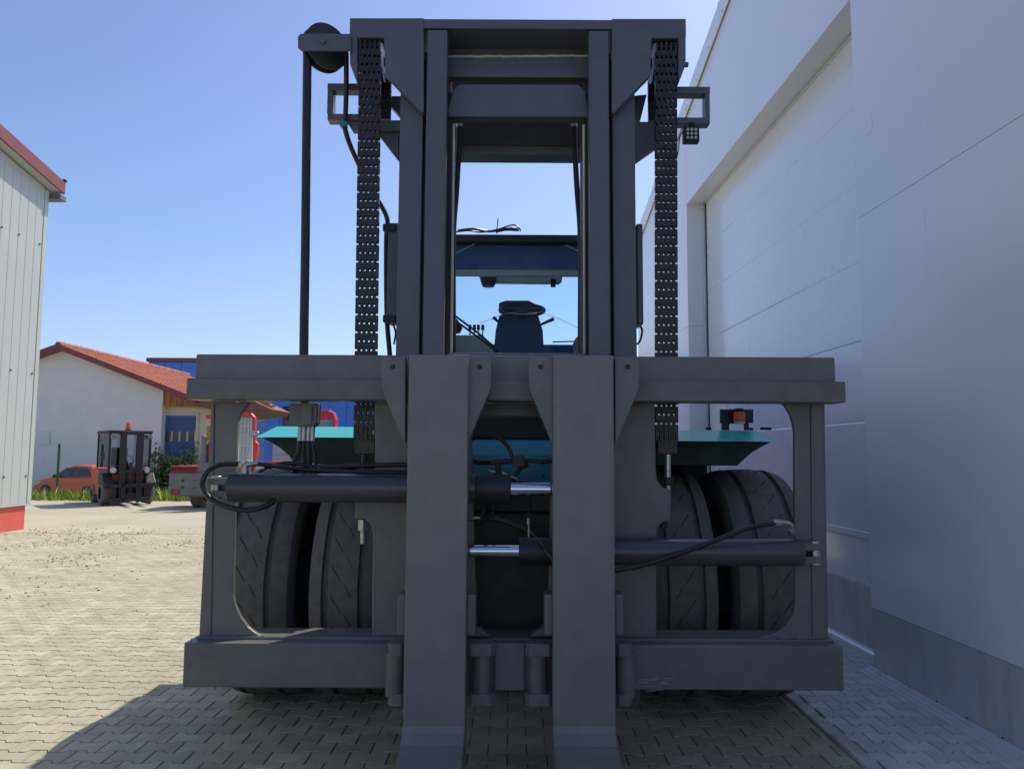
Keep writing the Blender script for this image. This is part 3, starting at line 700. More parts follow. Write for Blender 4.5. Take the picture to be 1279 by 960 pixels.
for sx_ in (-1, 1):
    x0, x1 = sorted((CX + sx_ * (cw - .03), CX + sx_ * (cw - .005))); 
    cp(MB().box(x0, x1, CY0 + .085, CY1 - .085, zf, 2.25), "side_door", 'black', .004)
    x0 = CX + sx_ * (cw - .02); cp(MB().box(x0 - .003, x0 + .003, CY0 + .085, CY1 - .085, 2.253, zr - .078), "side_window", GLD, 0)
cp(MB().box(CX - cw + .095, CX + cw - .095, CY0 + .005, CY0 + .011, Z(445, CY0), zr - .063), "windscreen", GLW, 0)
cp(MB().box(CX - cw + .085, CX + cw - .085, CY1 - .028, CY1 - .022, Z(430, CY1), Z(342, CY1)), "rear_window", GL, 0)
Yi = 6.35
cp(MB().pprism([(596, 340), (703, 340), (702, 351), (698, 354), (608, 353), (600, 348)], Yi + .12, .06), "air_unit", 'cream', .01)
cp(MB().lathe([(0, .0), (0, .05), (.05, .07), (.09, .07)], at(610, 358, Yi + .13), (0, 0, 1), 20), "dome_speaker", 'black', 0, 40)
cp(MB().pbox((688, 348), (694, 358), Yi + .10, .03), "lamp_switch", 'dark', .003)
cp(MB().pprism([(624, 392), (672, 392), (678, 412), (680, 446), (616, 446), (619, 412)], Yi, .16), "steering_column", 'seatfab', .02)
# steering wheel (seen nearly edge on), spokes and hub
cw_c = at(652, 387, Yi + .02); nrm = Vector((0, -.42, .9)).normalized(); ex = Vector((1, 0, 0)); ey = nrm.cross(ex)
cp(MB().tube([cw_c + (ex * math.cos(R(a)) + ey * math.sin(R(a))) * .185 for a in range(0, 361, 12)], .016, 8, 0), "steering_wheel", 'black', 0, 60)
cp(MB().cyl(cw_c - nrm * .06, cw_c + nrm * .01, .06, n=16).cyl(cw_c - ex * .18, cw_c + ex * .18, .018, n=8).cyl(cw_c, cw_c + ey * .18, .018, n=8), "wheel_hub", 'black', .004, 40)
cp(MB().pprism([(623, 378), (632, 375), (660, 375), (670, 380), (671, 391), (623, 391)], Yi + .12, .03), "instrument_hood", 'black', .01)
for a, c_ in (((616, 396), (624, 403)), ((692, 398), (674, 406))): cp(MB().cyl(at(*a, Yi - .02), at(*c_, Yi), .016, .01, n=10), "column_stalk", 'seatfab', .003, 40)
cp(MB().pprism([(560, 418), (600, 418), (618, 431), (628, 448), (560, 448)], Yi + .12, .2), "side_console", 'cream', .02)
for i, a in enumerate((587, 592.5, 597.5, 603)): cp(MB().cyl(at(a, 420, Yi + .17), at(a, 409, Yi + .17), .006, n=8).cyl(at(a, 412, Yi + .17), at(a, 405.5, Yi + .17), .015, .012, n=10), "control_lever", 'seatfab', .002, 40)
cp(MB().pprism([(566, 399), (571, 398), (577, 408), (574, 414), (566, 415)], Yi + .1, .1), "console_screen", 'black', .006)
cp(MB().box(CX + .25, CX + .62, 6.9, 7.35, 2.05, 2.2).box(CX + .25, CX + .62, 7.3, 7.45, 2.1, 2.62) if False else MB().pprism([(716, 446), (716, 428), (720, 420), (728, 418), (740, 446)], Yi + .22, .08), "seat_back", 'cream', .02)
cp(MB().tube([at(690, 427, CY1 + .1), at(726, 426, CY1 + .1)], .006, 6, 0), "rear_rail", 'black', 0)
for o_ in (0, 5): cp(MB().tube([at(560, 388 + o_ * 1.2, CY0 - .03), at(600, 418 + o_, CY0 - .03), at(628 - o_ * .4, 443, CY0 - .03)], .008, 8, 0), "wiper_arm", 'black', 0)
cp(MB().tube([at(600, 404, CY0 - .012), at(628, 393, CY0 - .012), at(655, 389.5, CY0 - .012), at(685, 393, CY0 - .012), at(725, 411, CY0 - .012)], .0016, 6, 5), "wiper_wire", 'zinc', 0)
cp(MB().tube([at(568, 317, CY0 + .012), at(604, 299, CY0 + .012)], .006, 6, 0).tube([at(692, 299, CY0 + .012), at(727, 316, CY0 + .012)], .006, 6, 0).pbox((568, 298), (624, 300), CY0 + .012, .006).pbox((654, 299.5), (726, 301.5), CY0 + .012, .006), "visor_strut", 'cream', 0)
# antenna and loose cables on the roof
cp(MB().cyl(at(620, 292, 6.1), at(622, 273, 6.1), .004, n=6), "antenna", 'black', 0)
cp(MB().tube([at(567, 290, 6.1), at(585, 288, 6.1), at(600, 290, 6.15), at(620, 287, 6.1), at(640, 281, 6.1), at(648, 284, 6.1), at(650, 289, 6.1)], .006, 6), "roof_cable", 'hose', 0)
cp(MB().tube([at(572, 288, 6.1), at(592, 286, 6.1), at(612, 289, 6.2), at(640, 285, 6.2)], .010, 6), "roof_cable", 'hose', 0)
cp(MB().tube([at(620, 289, 6.1), at(632, 286.5, 6.1), at(648, 287, 6.1)], .013, 6), "roof_cable", 'hose', 0)

# ------------------------------------------------------------------ white hall on the right
H = thing("industrial_hall", "large white sheet clad hall with tall recessed sectional door and grey plinth", "building", (8.5, 6, 0))
WX = 2.49; YE = 13.6
YN, YR = -1.6, 5.0      # near end and ridge of the hall's gable
def HZ(y): return 6.62 - .25 * (YR + abs(y - YR) - 8.44)
HZL = 4.9; Y0D, Y1D = 5.42, 10.15; ZD = 4.86; DX = 2.73
hp = lambda b, n, m, bv=.004, lab=None: part(b, n, M[m], bv, 0, parent=H, label=lab)
hp(MB().prism([(YN + .02, -.05), (YE - .02, -.05), (YE - .02, HZ(YE) - .05), (YR, HZ(YR) - .05), (YN + .02, HZ(YN) - .05)], WX + .45, 16, 'x'), "building_core", 'whitewall', 0)
def wallpanels(y0, y1, zs, step):
    ys = [y0]
    while ys[-1] + step < y1 - .2: ys.append(ys[-1] + step)
    ys.append(y1)
    for a, c in zip(ys, ys[1:]):
        for z0, z1 in zip(zs, zs[1:]):
            hp(MB().prism([(a + .0005, z0 + .0015), (c - .0005, z0 + .0015), (c - .0005, (z1 or HZ(c)) - .0015)] + ([(YR, HZ(YR) - .0015)] if z1 is None and a < YR < c else []) + [(a + .0005, (z1 or HZ(a)) - .0015)], WX, WX + .30, 'x'), "wall_panel", 'whitewall', .0012)
wallpanels(YN, Y0D - .0, [.45, 3.19, None], 2.06)
# offset the joints so that they fall as in the photo
wallpanels(Y1D, YE, [.45, 3.19, None], 1.95)
hp(MB().prism([(Y0D + .001, ZD), (Y1D - .001, ZD), (Y1D - .001, HZ(Y1D)), (Y0D + .001, HZ(Y0D))], WX + .002, WX + .3, 'x'), "lintel_panel", 'whitewall', .003)
hp(MB().box(WX + .004, WX + .3, YN, Y0D - .001, -.02, .448), "plinth", 'plinthgrey', .003)
hp(MB().box(WX + .004, WX + .3, Y1D + .001, YE, -.02, .448), "plinth", 'plinthgrey', .003)
hp(MB().box(WX - .075, WX + .003, YN, Y0D + .06, -.01, .016).box(WX - .045, WX + .003, YN, Y0D + .06, .016, .030).box(WX - .02, WX + .003, YN, Y0D + .06, .03, .05), "threshold_rail", 'alu', .003)
b = MB()
yb = -2.0; rr_ = random.Random(9)
while yb < 5.3: b.box(WX - .005, WX + .003, yb, yb + .007, .052, .058); yb += .29
hp(b, "rail_screws", 'black', .001)["kind"] = "stuff"
# door
n = 8; zz = [.02, .50] + [.50 + (ZD - .50 + .02) * i / 7 for i in range(1, 8)]
for i in range(n):
    m = 'plinthgrey' if i == 0 else 'whitedoor'
    z0, z1 = zz[i], zz[i + 1]
    poly = [(DX + .0015, z0 + .0006), (DX, z0 + .012), (DX, z1 - .012), (DX + .002, z1 - .0006), (DX + .06, z1 - .0006), (DX + .06, z0 + .0006)]
    hp(MB().prism([(a, c) for a, c in poly], Y0D + .03, Y1D - .10), "door_panel", m, 0, "grey bottom panel of the sectional door" if i == 0 else None)
hp(MB().cyl((DX + .0, Y0D + .03, .0), (DX + .0, Y1D - .1, .0), .05, n=14), "door_seal", 'alu', 0)
hp(MB().box(DX - .006, DX + .05, Y1D - .095, Y1D - .06, 0, ZD), "side_seal", 'rubberseal', .003)
hp(MB().box(DX - .03, DX + .05, Y1D - .057, Y1D - .003, 0, ZD), "door_jamb", 'alu', .004)
hp(MB().box(DX - .012, DX + .05, Y0D + .03, Y1D - .1, ZD - .035, ZD - .004), "head_seal", 'alu', .003)
# horizontal ridge of the door reinforcement
hp(MB().box(DX - .012, DX - .001, Y0D + .05, Y1D - .12, .86, .91), "door_rib", 'whitedoor', .004)
# parapet flashing
def fl(a, c): return [(YN, HZ(YN) + a), (YR, HZ(YR) + a), (YE + .03, HZ(YE + .03) + a), (YE + .03, HZ(YE + .03) + c), (YR, HZ(YR) + c), (YN, HZ(YN) + c)]
hp(MB().prism(fl(.002, .09), WX - .03, WX + .40, 'x').prism(fl(-.17, .002), WX - .03, WX - .012, 'x'), "parapet_flashing", 'whitewall', .006)
b = MB(); y = -1.0
while y < YE: b.cyl((WX - .03, y, HZ(y) - .12), (WX - .042, y, HZ(y) - .12), .012, n=8); y += .55
hp(b, "flashing_rivets", 'alu', 0)["kind"] = "stuff"
hp(MB().cyl((WX + .05, 8.6, HZ(8.6) + .05), (WX + .05, 8.6, HZ(8.6) + .2), .05, n=12), "roof_vent", 'greymach', .01)
c = Vector((WX, 5.62 - .35, 3.72)); hp(MB().lathe([(0, .0), (.004, .03), (.004, .06), (0, .07)], (WX, 5.22, 3.80), (-1, 0, 0), 24), "cover_disc", 'whitewall', 0)
hp(MB().box(WX - .006, WX + .01, 3.5, 3.66, 1.20, 1.26), "label_plate", 'whitedoor', .003)

a_ = R(1.7); pv = Vector((WX, 5.4, 0)); H.rotation_euler.z = a_; H.location = pv + Matrix.Rotation(a_, 3, 'Z') @ (Vector((8.5, 6, 0)) - pv)
# ------------------------------------------------------------------ clad building on the left
LX = -9.45; LY = 15.25
LB = thing("clad_building", "pale ribbed metal clad building with red plinth and red roof edge at the left", "building", (-13, 11, 0))
lb = lambda b, n, m, bv=.004, lab=None: part(b, n, M[m], bv, 0, parent=LB, label=lab)
t0_, t1_ = at(0, 180, 13.65), at(80, 243, 15.50)
SL = (t0_.z - t1_.z) / (15.50 - 13.65); ze = t1_.z + SL * (15.50 - LY) - .06
RY_ = 4.6
def zroof(y): return ze + (LY - RY_ - abs(y - RY_)) * SL
cb = Z(628, LY, 45)
y = LY - .13; i = 0
while y > -6:
    y2 = y - .25 if y > 9 else y - .5
    lb(MB().prism([(y, cb), (y, zroof(y)), (y2 + .012, zroof(y2)), (y2 + .012, cb)], LX - .09, LX, 'x'), "cladding_panel", 'clad', .006)
    lb(MB().prism([(y2 + .012, cb), (y2 + .012, zroof(y2)), (y2, zroof(y2)), (y2, cb)], LX - .09, LX - .005, 'x'), "panel_joint", 'clad', 0)
    y = y2
yl = y
lb(MB().box(LX - .12, LX + .012, LY - .127, LY, cb, zroof(LY)), "corner_trim", 'clad', .008)
lb(MB().box(LX - 9, LX - .1, yl, LY - .02, .2, ze - .1), "building_core", 'clad', 0)
lb(MB().box(LX - 9, LX - .03, yl, LY - .10, -.05, cb - .032), "plinth", 'redplinth', .01)
lb(MB().box(LX - .12, LX + .025, yl, LY, cb - .03, cb - .002), "drip_rail", 'clad', .004)
# roof falling towards the far eave, overhanging the gable
ov = LX * -1 - 9.22
ry0, ry1 = yl, 15.42
def slab(n, m, x0, x1, t0, t1, bv=.006):
    for q in (ry0, ry1): lb(MB().prism([(RY_, zroof(RY_) + t0), (q, zroof(q) + t0), (q, zroof(q) + t1), (RY_, zroof(RY_) + t1)], x0, x1, 'x'), n, m, bv)
slab("roof", 'roofred', LX - 9, LX + ov - .04, .10, .19)
slab("verge_fascia", 'roofred', LX + ov - .038, LX + ov, .02, .27)
slab("soffit", 'clad', LX - .1, LX + ov - .04, .03, .09)
lb(MB().box(LX - 6, LX + ov - .02, ry1 - .12, ry1 + .10, zroof(ry1) - .12, zroof(ry1) + .0), "eaves_gutter", 'greymach', .02)
lb(MB().box(LX + ov - .1, LX + ov + .02, ry1 - .05, ry1 + .03, zroof(ry1) + .28, zroof(ry1) + .33), "ridge_clip", 'black', .01)
b = MB()
for yy in (14.4, 15.05, 13.9, 13.2):
    for z in (1.0, 3.0, 5.6): b.cyl((LX, yy, z), (LX + .02, yy, z), .02, n=8)
lb(b, "cladding_screws", 'greymach', 0)["kind"] = "stuff"

# ------------------------------------------------------------------ tiled house in the back
HY = 30.0
HS = thing("tiled_house", "white rendered house with red clay tile roof and wooden fascia boards", "house", (X(120, HY), HY + 4, 0))
hs = lambda b, n, m, bv=0, lab=None, par=HS: part(b, n, M[m], bv, 0, parent=par, label=lab)
pk = at(81, 432, HY); rc = at(204, 480, HY); xl = pk.x - (rc.x - pk.x)
slope = (pk.z - rc.z) / (rc.x - pk.x)
HD = 11.0
hs(MB().prism([(xl, -.5), (rc.x, -.5), (rc.x, rc.z - .05), (pk.x, pk.z - .12), (xl, rc.z - .05)], HY, HY + HD), "wall", 'render')
# roof: right slope is long (covers the porch), tiles built as courses
xe = X(336, HY); 
def rz(x): return pk.z - abs(x - pk.x) * slope * (1 if x < rc.x else 1)
def roofside(x_to, name):
    sgn = 1 if x_to > pk.x else -1
    under = MB().prism([(pk.x, pk.z - .16), (pk.x, pk.z - .04), (x_to, rz(x_to) - .04), (x_to, rz(x_to) - .16)], HY - .45, HY + HD + .45)
    o = hs(under, name, 'roofred')
    b = MB(); L_ = abs(x_to - pk.x); nc = int(L_ / .34); ncol = int((HD + .9) / .30)
    for i in range(nc):
        xa, xb = pk.x + sgn * L_ * i / nc, pk.x + sgn * L_ * (i + 1.06) / nc
        za, zb = rz(xa) - .015, rz(xb) + .03
        for j in range(ncol):
            y0 = HY - .47 + j * .30; w = .30
            vs = [(xa, y0, za), (xa, y0 + w * .5, za + .045), (xa, y0 + w, za), (xb, y0, zb), (xb, y0 + w * .5, zb + .05), (xb, y0 + w, zb), (xb, y0, zb - .04), (xb, y0 + w, zb - .04)]
            fs = [(0, 3, 4, 1), (1, 4, 5, 2), (3, 6, 7, 5, 4)]
            if sgn < 0: fs = [f[::-1] for f in fs]
            b.add(vs, fs)
    tag(hs(b, "roof_tiles", 'tile', par=o), kind="stuff")
    return o
xr_end = pk.x + (xe - pk.x) * .80
roofside(X(248, HY), "roof_slope"); roofside(xl - .7, "roof_slope")
b = MB()
for j in range(30): b.cyl((pk.x, HY - .47 + j * .4, pk.z + .0), (pk.x, HY - .47 + j * .4 + .42, pk.z + .015), .11, .13, n=10)
hs(b, "ridge_tiles", 'tile')
# verge tiles on the front edge
for x_to in (X(248, HY), xl - .7):
    hs(MB().prism([(pk.x, pk.z - .19), (pk.x, pk.z + .03), (x_to, rz(x_to) + .03), (x_to, rz(x_to) - .19)], HY - .50, HY - .44), "verge_board", 'roofred')
# porch: cream wall set back, plank fascia, blue roller door
PYY = HY + .4
pxr = X(285, PYY)
hs(MB().box(rc.x + .01, pxr, PYY, PYY + 1.2, -.5, Z(500, PYY)), "porch_wall", 'creamwall')
fz0, fz1 = Z(508, HY + .2, 215), Z(479, HY + .2, 205)
x = rc.x + .02; 
while x < X(340, HY) - .2:
    zt_ = min(rz(x + .13) - .17, fz1); zt_ = max(zt_, fz0 + .25)
    hs(MB().box(x, x + .235, HY + .1, HY + .14, fz0, zt_), "plank", 'wood', .006); x += .245
hs(MB().box(rc.x + .01, X(340, HY), HY + .145, PYY - .01, fz0 + .02, fz0 + .08), "porch_ceiling", 'wood')
# low lean-to roof that ends at the right with tile edge
xa, xb = X(240, HY - .3), X(338, HY - .3)
b = MB(); b.prism([(xa, Z(492, HY)), (xb - .9, Z(500, HY)), (xb, Z(513, HY)), (xb - .15, Z(518, HY)), (xb - 1.2, Z(523, HY)), (xa, Z(508, HY))], HY - .3, HY + 2.2)
hs(b, "lean_to_roof", 'oldtile', .03)
d0, d1 = at(207, 519, PYY), at(243, 585, PYY)
dr = hs(MB().box(d0.x, d1.x, PYY - .05, PYY - .005, -.46, d0.z), "roller_door", 'darkblue', .01)
hs(MB().box(d0.x + .02, d1.x - .02, PYY - .065, PYY - .052, Z(553, PYY), Z(541, PYY)), "door_window", 'window', 0, par=dr)
for i in range(5):
    xx = d0.x + (d1.x - d0.x) * i / 4; hs(MB().box(xx - .03, xx + .03, PYY - .08, PYY - .066, Z(553, PYY), Z(541, PYY)), "window_bar", 'cream', 0, par=dr)
z = .1
while z < d0.z - .1:
    if not (Z(554, PYY) < z + .1 and z < Z(540, PYY)): hs(MB().box(d0.x, d1.x, PYY - .068, PYY - .052, z, z + .16), "slat", 'darkblue', .006, par=dr)
    z += .19
hs(MB().box(d0.x - .12, d0.x - .005, PYY - .07, PYY - .003, -.46, d0.z + .12).box(d1.x + .005, d1.x + .12, PYY - .07, PYY - .003, -.46, d0.z + .12).box(d0.x - .004, d1.x + .004, PYY - .07, PYY - .003, d0.z + .005, d0.z + .12), "door_frame", 'cream')
hs(MB().cyl(at(202, 511, HY + .3), at(202, 516, HY + .3), .12, .16, n=12), "wall_lamp", 'greymach')
p = at(50, 538, HY - .03); q = at(61.5, 555, HY - .03)
tag(MB().box(p.x, q.x, HY - .04, HY - .003, q.z, p.z).build("notice_board", M['white'], bevel=.01), "small blank white board fixed to the white gable wall above the red car", "board")

# blue hall farther back
BY = 46.0
BH = thing("blue_hall", "long bright blue clad hall behind the tiled house, with pale grey roller door", "building", (X(330, BY), BY + 8, 0))
bh = lambda b, n, m, bv=0, par=BH: part(b, n, M[m], bv, 0, parent=par)
bx0, bx1 = X(180, BY), X(800, BY); bz = Z(452, BY, 215)
xx = bx0
while xx < bx1:
    bh(MB().box(xx + .01, xx + .99, BY, BY + .08, -.5, bz), "cladding_panel", 'blue', .02); xx += 1.0
bh(MB().box(bx0, xx, BY + .05, BY + 16, -.5, bz - .05), "building_core", 'blue')
bh(MB().box(bx0 - .1, xx + .1, BY - .1, BY + 16, bz + .002, bz + .25), "roof_edge", 'roofred', .03)
g0, g1 = at(341, 538, BY - .1), at(397, 600, BY - .1)
gd = bh(MB().box(g0.x, g1.x, BY - .06, BY - .003, -.46, g0.z), "roller_door", 'greydoor')
z = .05
while z < g0.z - .3: bh(MB().box(g0.x + .02, g1.x - .02, BY - .1, BY - .062, z, z + .38), "slat", 'greydoor', .02, par=gd); z += .42
g0, g1 = at(353, 507, BY - .1), at(376, 537, BY - .1)
bh(MB().box(g0.x, g1.x, BY - .08, BY - .004, g1.z, g0.z), "window", 'window', .01)

# ------------------------------------------------------------------ vehicles in the back
# small counterbalance forklift, seen from its forks (local frame, forks point to -y)
FK = thing("small_forklift", "small black and orange forklift with orange beacon standing on the yard by the grass", "forklift", (0, 0, 0))
fk = lambda b, n, m, bv=.01, sm=0, par=FK: part(b, n, M[m] if isinstance(m, str) else m, bv, sm, parent=par)
for s in (-1, 1):
    x0, x1 = sorted((s * .14, s * .30))
    fk(MB().box(x0, x1, -1.02, -.90, .12, 2.06), "mast_rail", 'black')
    x0, x1 = sorted((s * .34, s * .62)); 
    fw = fk(MB().lathe([(-.13, .18), (-.13, .30), (-.10, .335), (.10, .335), (.13, .30), (.13, .18)], (s * .55, -.55, .335), (1, 0, 0), 28), "front_wheel", 'tyre', 0, 40)
    fk(MB().lathe([(.0, 0), (.0, .18), (.10, .18)], (s * .60, -.55, .335), (1, 0, 0), 20), "rim", 'rim', 0, 40, fw)
    fk(MB().lathe([(-.1, .12), (-.1, .24), (-.08, .27), (.08, .27), (.1, .24), (.1, .12)], (s * .50, 1.0, .27), (1, 0, 0), 24), "rear_wheel", 'tyre', 0, 40)
    fk(MB().prism([(-.95, .50), (-.2, .60), (-.2, .9), (-.70, .9), (-.98, .62)], s * .42, s * .68, 'x'), "front_fender", 'black', .02)
    fk(MB().box(min(s * .50, s * .56), max(s * .50, s * .56), -.80, -.73, .88, 2.02), "front_pillar", 'black', .01)
    fk(MB().box(min(s * .50, s * .56), max(s * .50, s * .56), .65, .73, 1.05, 2.02), "rear_pillar", 'black', .01)
    x0, x1 = sorted((s * .14, s * .25)); 
    fk(MB().box(x0, x1, -2.0, -1.08, .05, .085), "fork", 'alu', .005); fk(MB().box(x0, x1, -1.10, -1.06, .085, .6), "fork_shank", 'black', .005)
    fk(MB().lathe([(0, 0), (0, .075), (.05, .085), (.07, 0)], (s * .44, -.95, .98), (0, 1, 0), 16), "headlight", 'lens', 0, 40)
    fk(MB().box(min(s * .40, s * .54), max(s * .40, s * .54), -.98, -.84, 1.86, 1.98), "work_lamp", 'greymach', .02)
    xx = s * .535; fk(MB().box(xx - .004, xx + .004, -.72, .64, 1.05, 2.0), "side_window", GLD, 0)
    fk(MB().box(s * .66, s * .68, -.84, -.80, 1.0, 1.62).cyl((s * .56, -.8, 1.45), (s * .67, -.82, 1.45), .012, n=6) if s > 0 else MB().box(-.70, -.66, -.84, -.78, 1.25, 1.5), "mirror", 'black', .004)
for a, c in ((1.98, 2.07), (.9, .98), (.2, .35)): fk(MB().box(-.30, .30, -1.04, -.92, a, c), "mast_crossbar", 'black')
fk(MB().box(-.52, .52, -1.10, -1.05, .50, .60).box(-.52, .52, -1.10, -1.05, .12, .22), "fork_carriage", 'black')
for a in (-.55, .36): fk(MB().box(a, a + .19, -1.03, -.98, .22, .62), "front_guard", 'black')
fk(MB().cyl((0, -.96, .2), (0, -.96, 1.2), .04, n=12).cyl((.06, -.96, .3), (.06, -.96, 1.0), .02, n=8).cyl((-.06, -.96, .3), (-.06, -.96, .9), .02, n=8), "lift_cylinder", 'dark', 0, 40)
fk(MB().prism([(-.72, .2), (1.2, .25), (1.35, .6), (1.3, 1.0), (.75, 1.06), (.3, .9), (-.72, .9)], -.56, .56, 'x'), "body", 'orangep', .04)
fk(MB().box(-.57, .57, -.80, -.725, .2, .66), "front_cover", 'black', .02)
fk(MB().box(-.48, .48, -.82, -.74, .86, .98), "dash", 'black', .02)
fk(MB().box(-.58, .58, -.84, .78, 2.02, 2.10), "roof", 'black', .03)
fk(MB().box(-.50, .50, -.772, -.764, .99, 2.015), "windscreen", GLD, 0)
fk(MB().box(-.22, .22, .1, .55, .95, 1.08).box(-.22, .22, .45, .58, 1.085, 1.62), "seat", 'black', .03)
fk(MB().tube([(.0 + .17 * math.cos(R(a)), -.45 + .07 * math.sin(R(a)), 1.25 + .14 * math.sin(R(a))) for a in range(0, 361, 20)], .014, 6, 0).cyl((0, -.45, 1.25), (0, -.62, .95), .025, n=8), "steering_wheel", 'black', 0, 60)
bc = fk(MB().lathe([(0, 0), (0, .08), (.04, .08), (.14, .065), (.19, .055), (.20, 0)], (-.02, -.55, 2.13), (0, 0, 1), 16), "beacon", 'orange', 0, 40)
fk(MB().cyl((-.02, -.55, 2.10), (-.02, -.55, 2.135), .085, n=14), "beacon_base", 'black', .004, 40, bc)
fp = at(158, 627.5, 21.6)
FK.location = (X(141, 22.0), 22.6, -.03); FK.rotation_euler = (0, 0, R(39))

# red and grey counterbalance truck with glazed cab, partly behind the left end post (local frame)
RT = thing("red_grey_truck", "red and grey industrial truck with slotted red cover, partly behind the left carriage post", "truck", (0, 0, 0))
rt = lambda b, n, m, bv=.01, sm=0, par=RT: part(b, n, M[m] if isinstance(m, str) else m, bv, sm, parent=par)
RY = 20.6
def rx(px): return X(px, RY)
def rzz(py): return Z(py, RY) + .03
rt(MB().prism([(rx(212), rzz(618)), (rx(212), rzz(592)), (rx(318), rzz(592)), (rx(318), rzz(622)), (rx(222), rzz(622))], 0, 1.5), "counterweight", 'greymach', .04)
cv = rt(MB().box(rx(213.5), rx(247), .02, 1.48, rzz(591.5), rzz(584)), "engine_cover", 'red', .01)
xx = rx(215)
while xx < rx(246) - .05: rt(MB().box(xx, xx + .035, -.01, .022, rzz(590.5), rzz(585)), "slot", 'black', 0, par=cv); xx += .068
for a, b_ in ((230, 602), (230, 610.5)): c = (rx(a), 0, rzz(b_)); rt(MB().cyl((c[0], .01, c[2]), (c[0], -.02, c[2]), .035, n=10), "lifting_eye", 'black', .003)
for b_ in (602, 611): rt(MB().box(rx(242), rx(247), -.006, .01, rzz(b_) - .012, rzz(b_) + .012), "hand_slot", 'black', 0)
dk = rt(MB().box(rx(216), rx(226.5), -.006, .01, rzz(618.5), rzz(613)), "sticker", 'black', .002)
rt(MB().box(rx(218), rx(225), -.009, -.005, rzz(617.6), rzz(614.2)), "sticker_print", 'red', 0, par=dk)
for (a, z_) in ((238, 626), (300, 624)):
    wv = rt(MB().lathe([(-.16, .2), (-.16, .32), (-.12, .37), (.12, .37), (.16, .32), (.16, .2)], (rx(a), .75, .36), (1, 0, 0), 26), "wheel", 'tyre', 0, 40)
    rt(MB().box(rx(a) - .17, rx(a) + .17, .35, 1.15, .32, .4), "axle_block", 'dark', .01, par=wv)
rt(MB().prism([(rx(249), rzz(592)), (rx(249), rzz(545)), (rx(252), rzz(549)), (rx(254), rzz(592))], .1, .5), "side_guard", 'greymach', .005)
rt(MB().box(rx(254), rx(262), .3, .6, rzz(592), rzz(553)).box(rx(249.5), rx(265), .3, .38, rzz(524.5), rzz(519)), "boom_post", 'red', .01)
gr = rt(MB().box(rx(252), rx(258), .25, .32, rzz(552), rzz(533)), "radiator_grille", 'wood', .003)
for k in range(7): rt(MB().box(rx(257), rx(259), .24, .31, rzz(534 + k * 2.7), rzz(532.7 + k * 2.7)), "grille_tooth", 'black', 0, par=gr)
# cab: red frame, glazed
rt(MB().prism([(rx(313), rzz(592)), (rx(316), rzz(590)), (rx(319), rzz(556)), (rx(315.5), rzz(552)), (rx(314), rzz(522)), (rx(309), rzz(517)), (rx(280), rzz(517)), (rx(280), rzz(521)), (rx(307), rzz(521)), (rx(311), rzz(525))], .2, .32), "cab_frame", 'red', .02)
rt(MB().box(rx(282), rx(310.5), .24, .25, rzz(592), rzz(522)), "cab_window", GLD, 0)
rt(MB().box(rx(282), rx(310.5), 1.26, 1.27, rzz(592), rzz(522)), "cab_window", GLD, 0)
for a in (297, 301.5, 306, 309.5): rt(MB().box(rx(a) - .012, rx(a) + .012, .21, .236, rzz(575), rzz(523)), "window_bar", 'greydoor', 0)
for a in (533, 545, 558, 572): rt(MB().box(rx(296), rx(310), .212, .234, rzz(a) - .01, rzz(a) + .01), "window_bar", 'greydoor', 0)
rt(MB().box(rx(247), rx(312), .05, 1.4, rzz(591.8), rzz(580)), "deck", 'greymach', .01)
RT.location = (0, RY, -.03)
# another red machine against the blue hall
RM = thing("red_machine", "red machine frame showing above the teal fender in front of the blue hall", "machine", (X(410, 32), 32, 0))
rm = lambda b, n, m, bv=.02: part(b, n, M[m], bv, 0, parent=RM)
rm(MB().pbox((399.5, 514), (404, 560), 32, .12), "frame_post", 'red')
rm(MB().pbox((408, 516), (411, 560), 32, .12), "frame_post", 'red')
rm(MB().pprism([(398.5, 513), (409, 511.5), (416, 515), (418.8, 523), (418.8, 560), (415.5, 560), (415.5, 526), (412, 519), (398.5, 519)], 31.98, .5), "overhead_frame", 'red')
rm(MB().pbox((400, 552), (430, 610), 31.9, 1.6), "body", 'red', .08)
rm(MB().pbox((409.5, 509), (411.5, 513), 32.1, .08), "lamp", 'red', .01)
for px in (402, 428):
    c = at(px, 612, 32.2); rm(MB().cyl((c.x - .15, 32.4, .38), (c.x + .15, 32.4, .38), .38, n=20), "wheel", 'tyre', .02)
# low red hood just left of the fender (lower part of a parked trailer)
RH = thing("red_trailer", "low red topped trailer seen under the teal fender beside the left tyre", "trailer", (X(350, 25), 25, 0))
part(MB().pbox((333, 576), (362, 582), 25, 1.6), "deck", M['red'], .03, parent=RH)
part(MB().pbox((335, 582), (361, 604), 25.1, 1.4), "body", M['greymach'], .03, parent=RH)
for px in (339, 357): c = at(px, 610, 25.3); part(MB().cyl((c.x - .1, 25.6, .3), (c.x + .1, 25.6, .3), .3, n=18), "wheel", M['tyre'], .02, parent=RH)

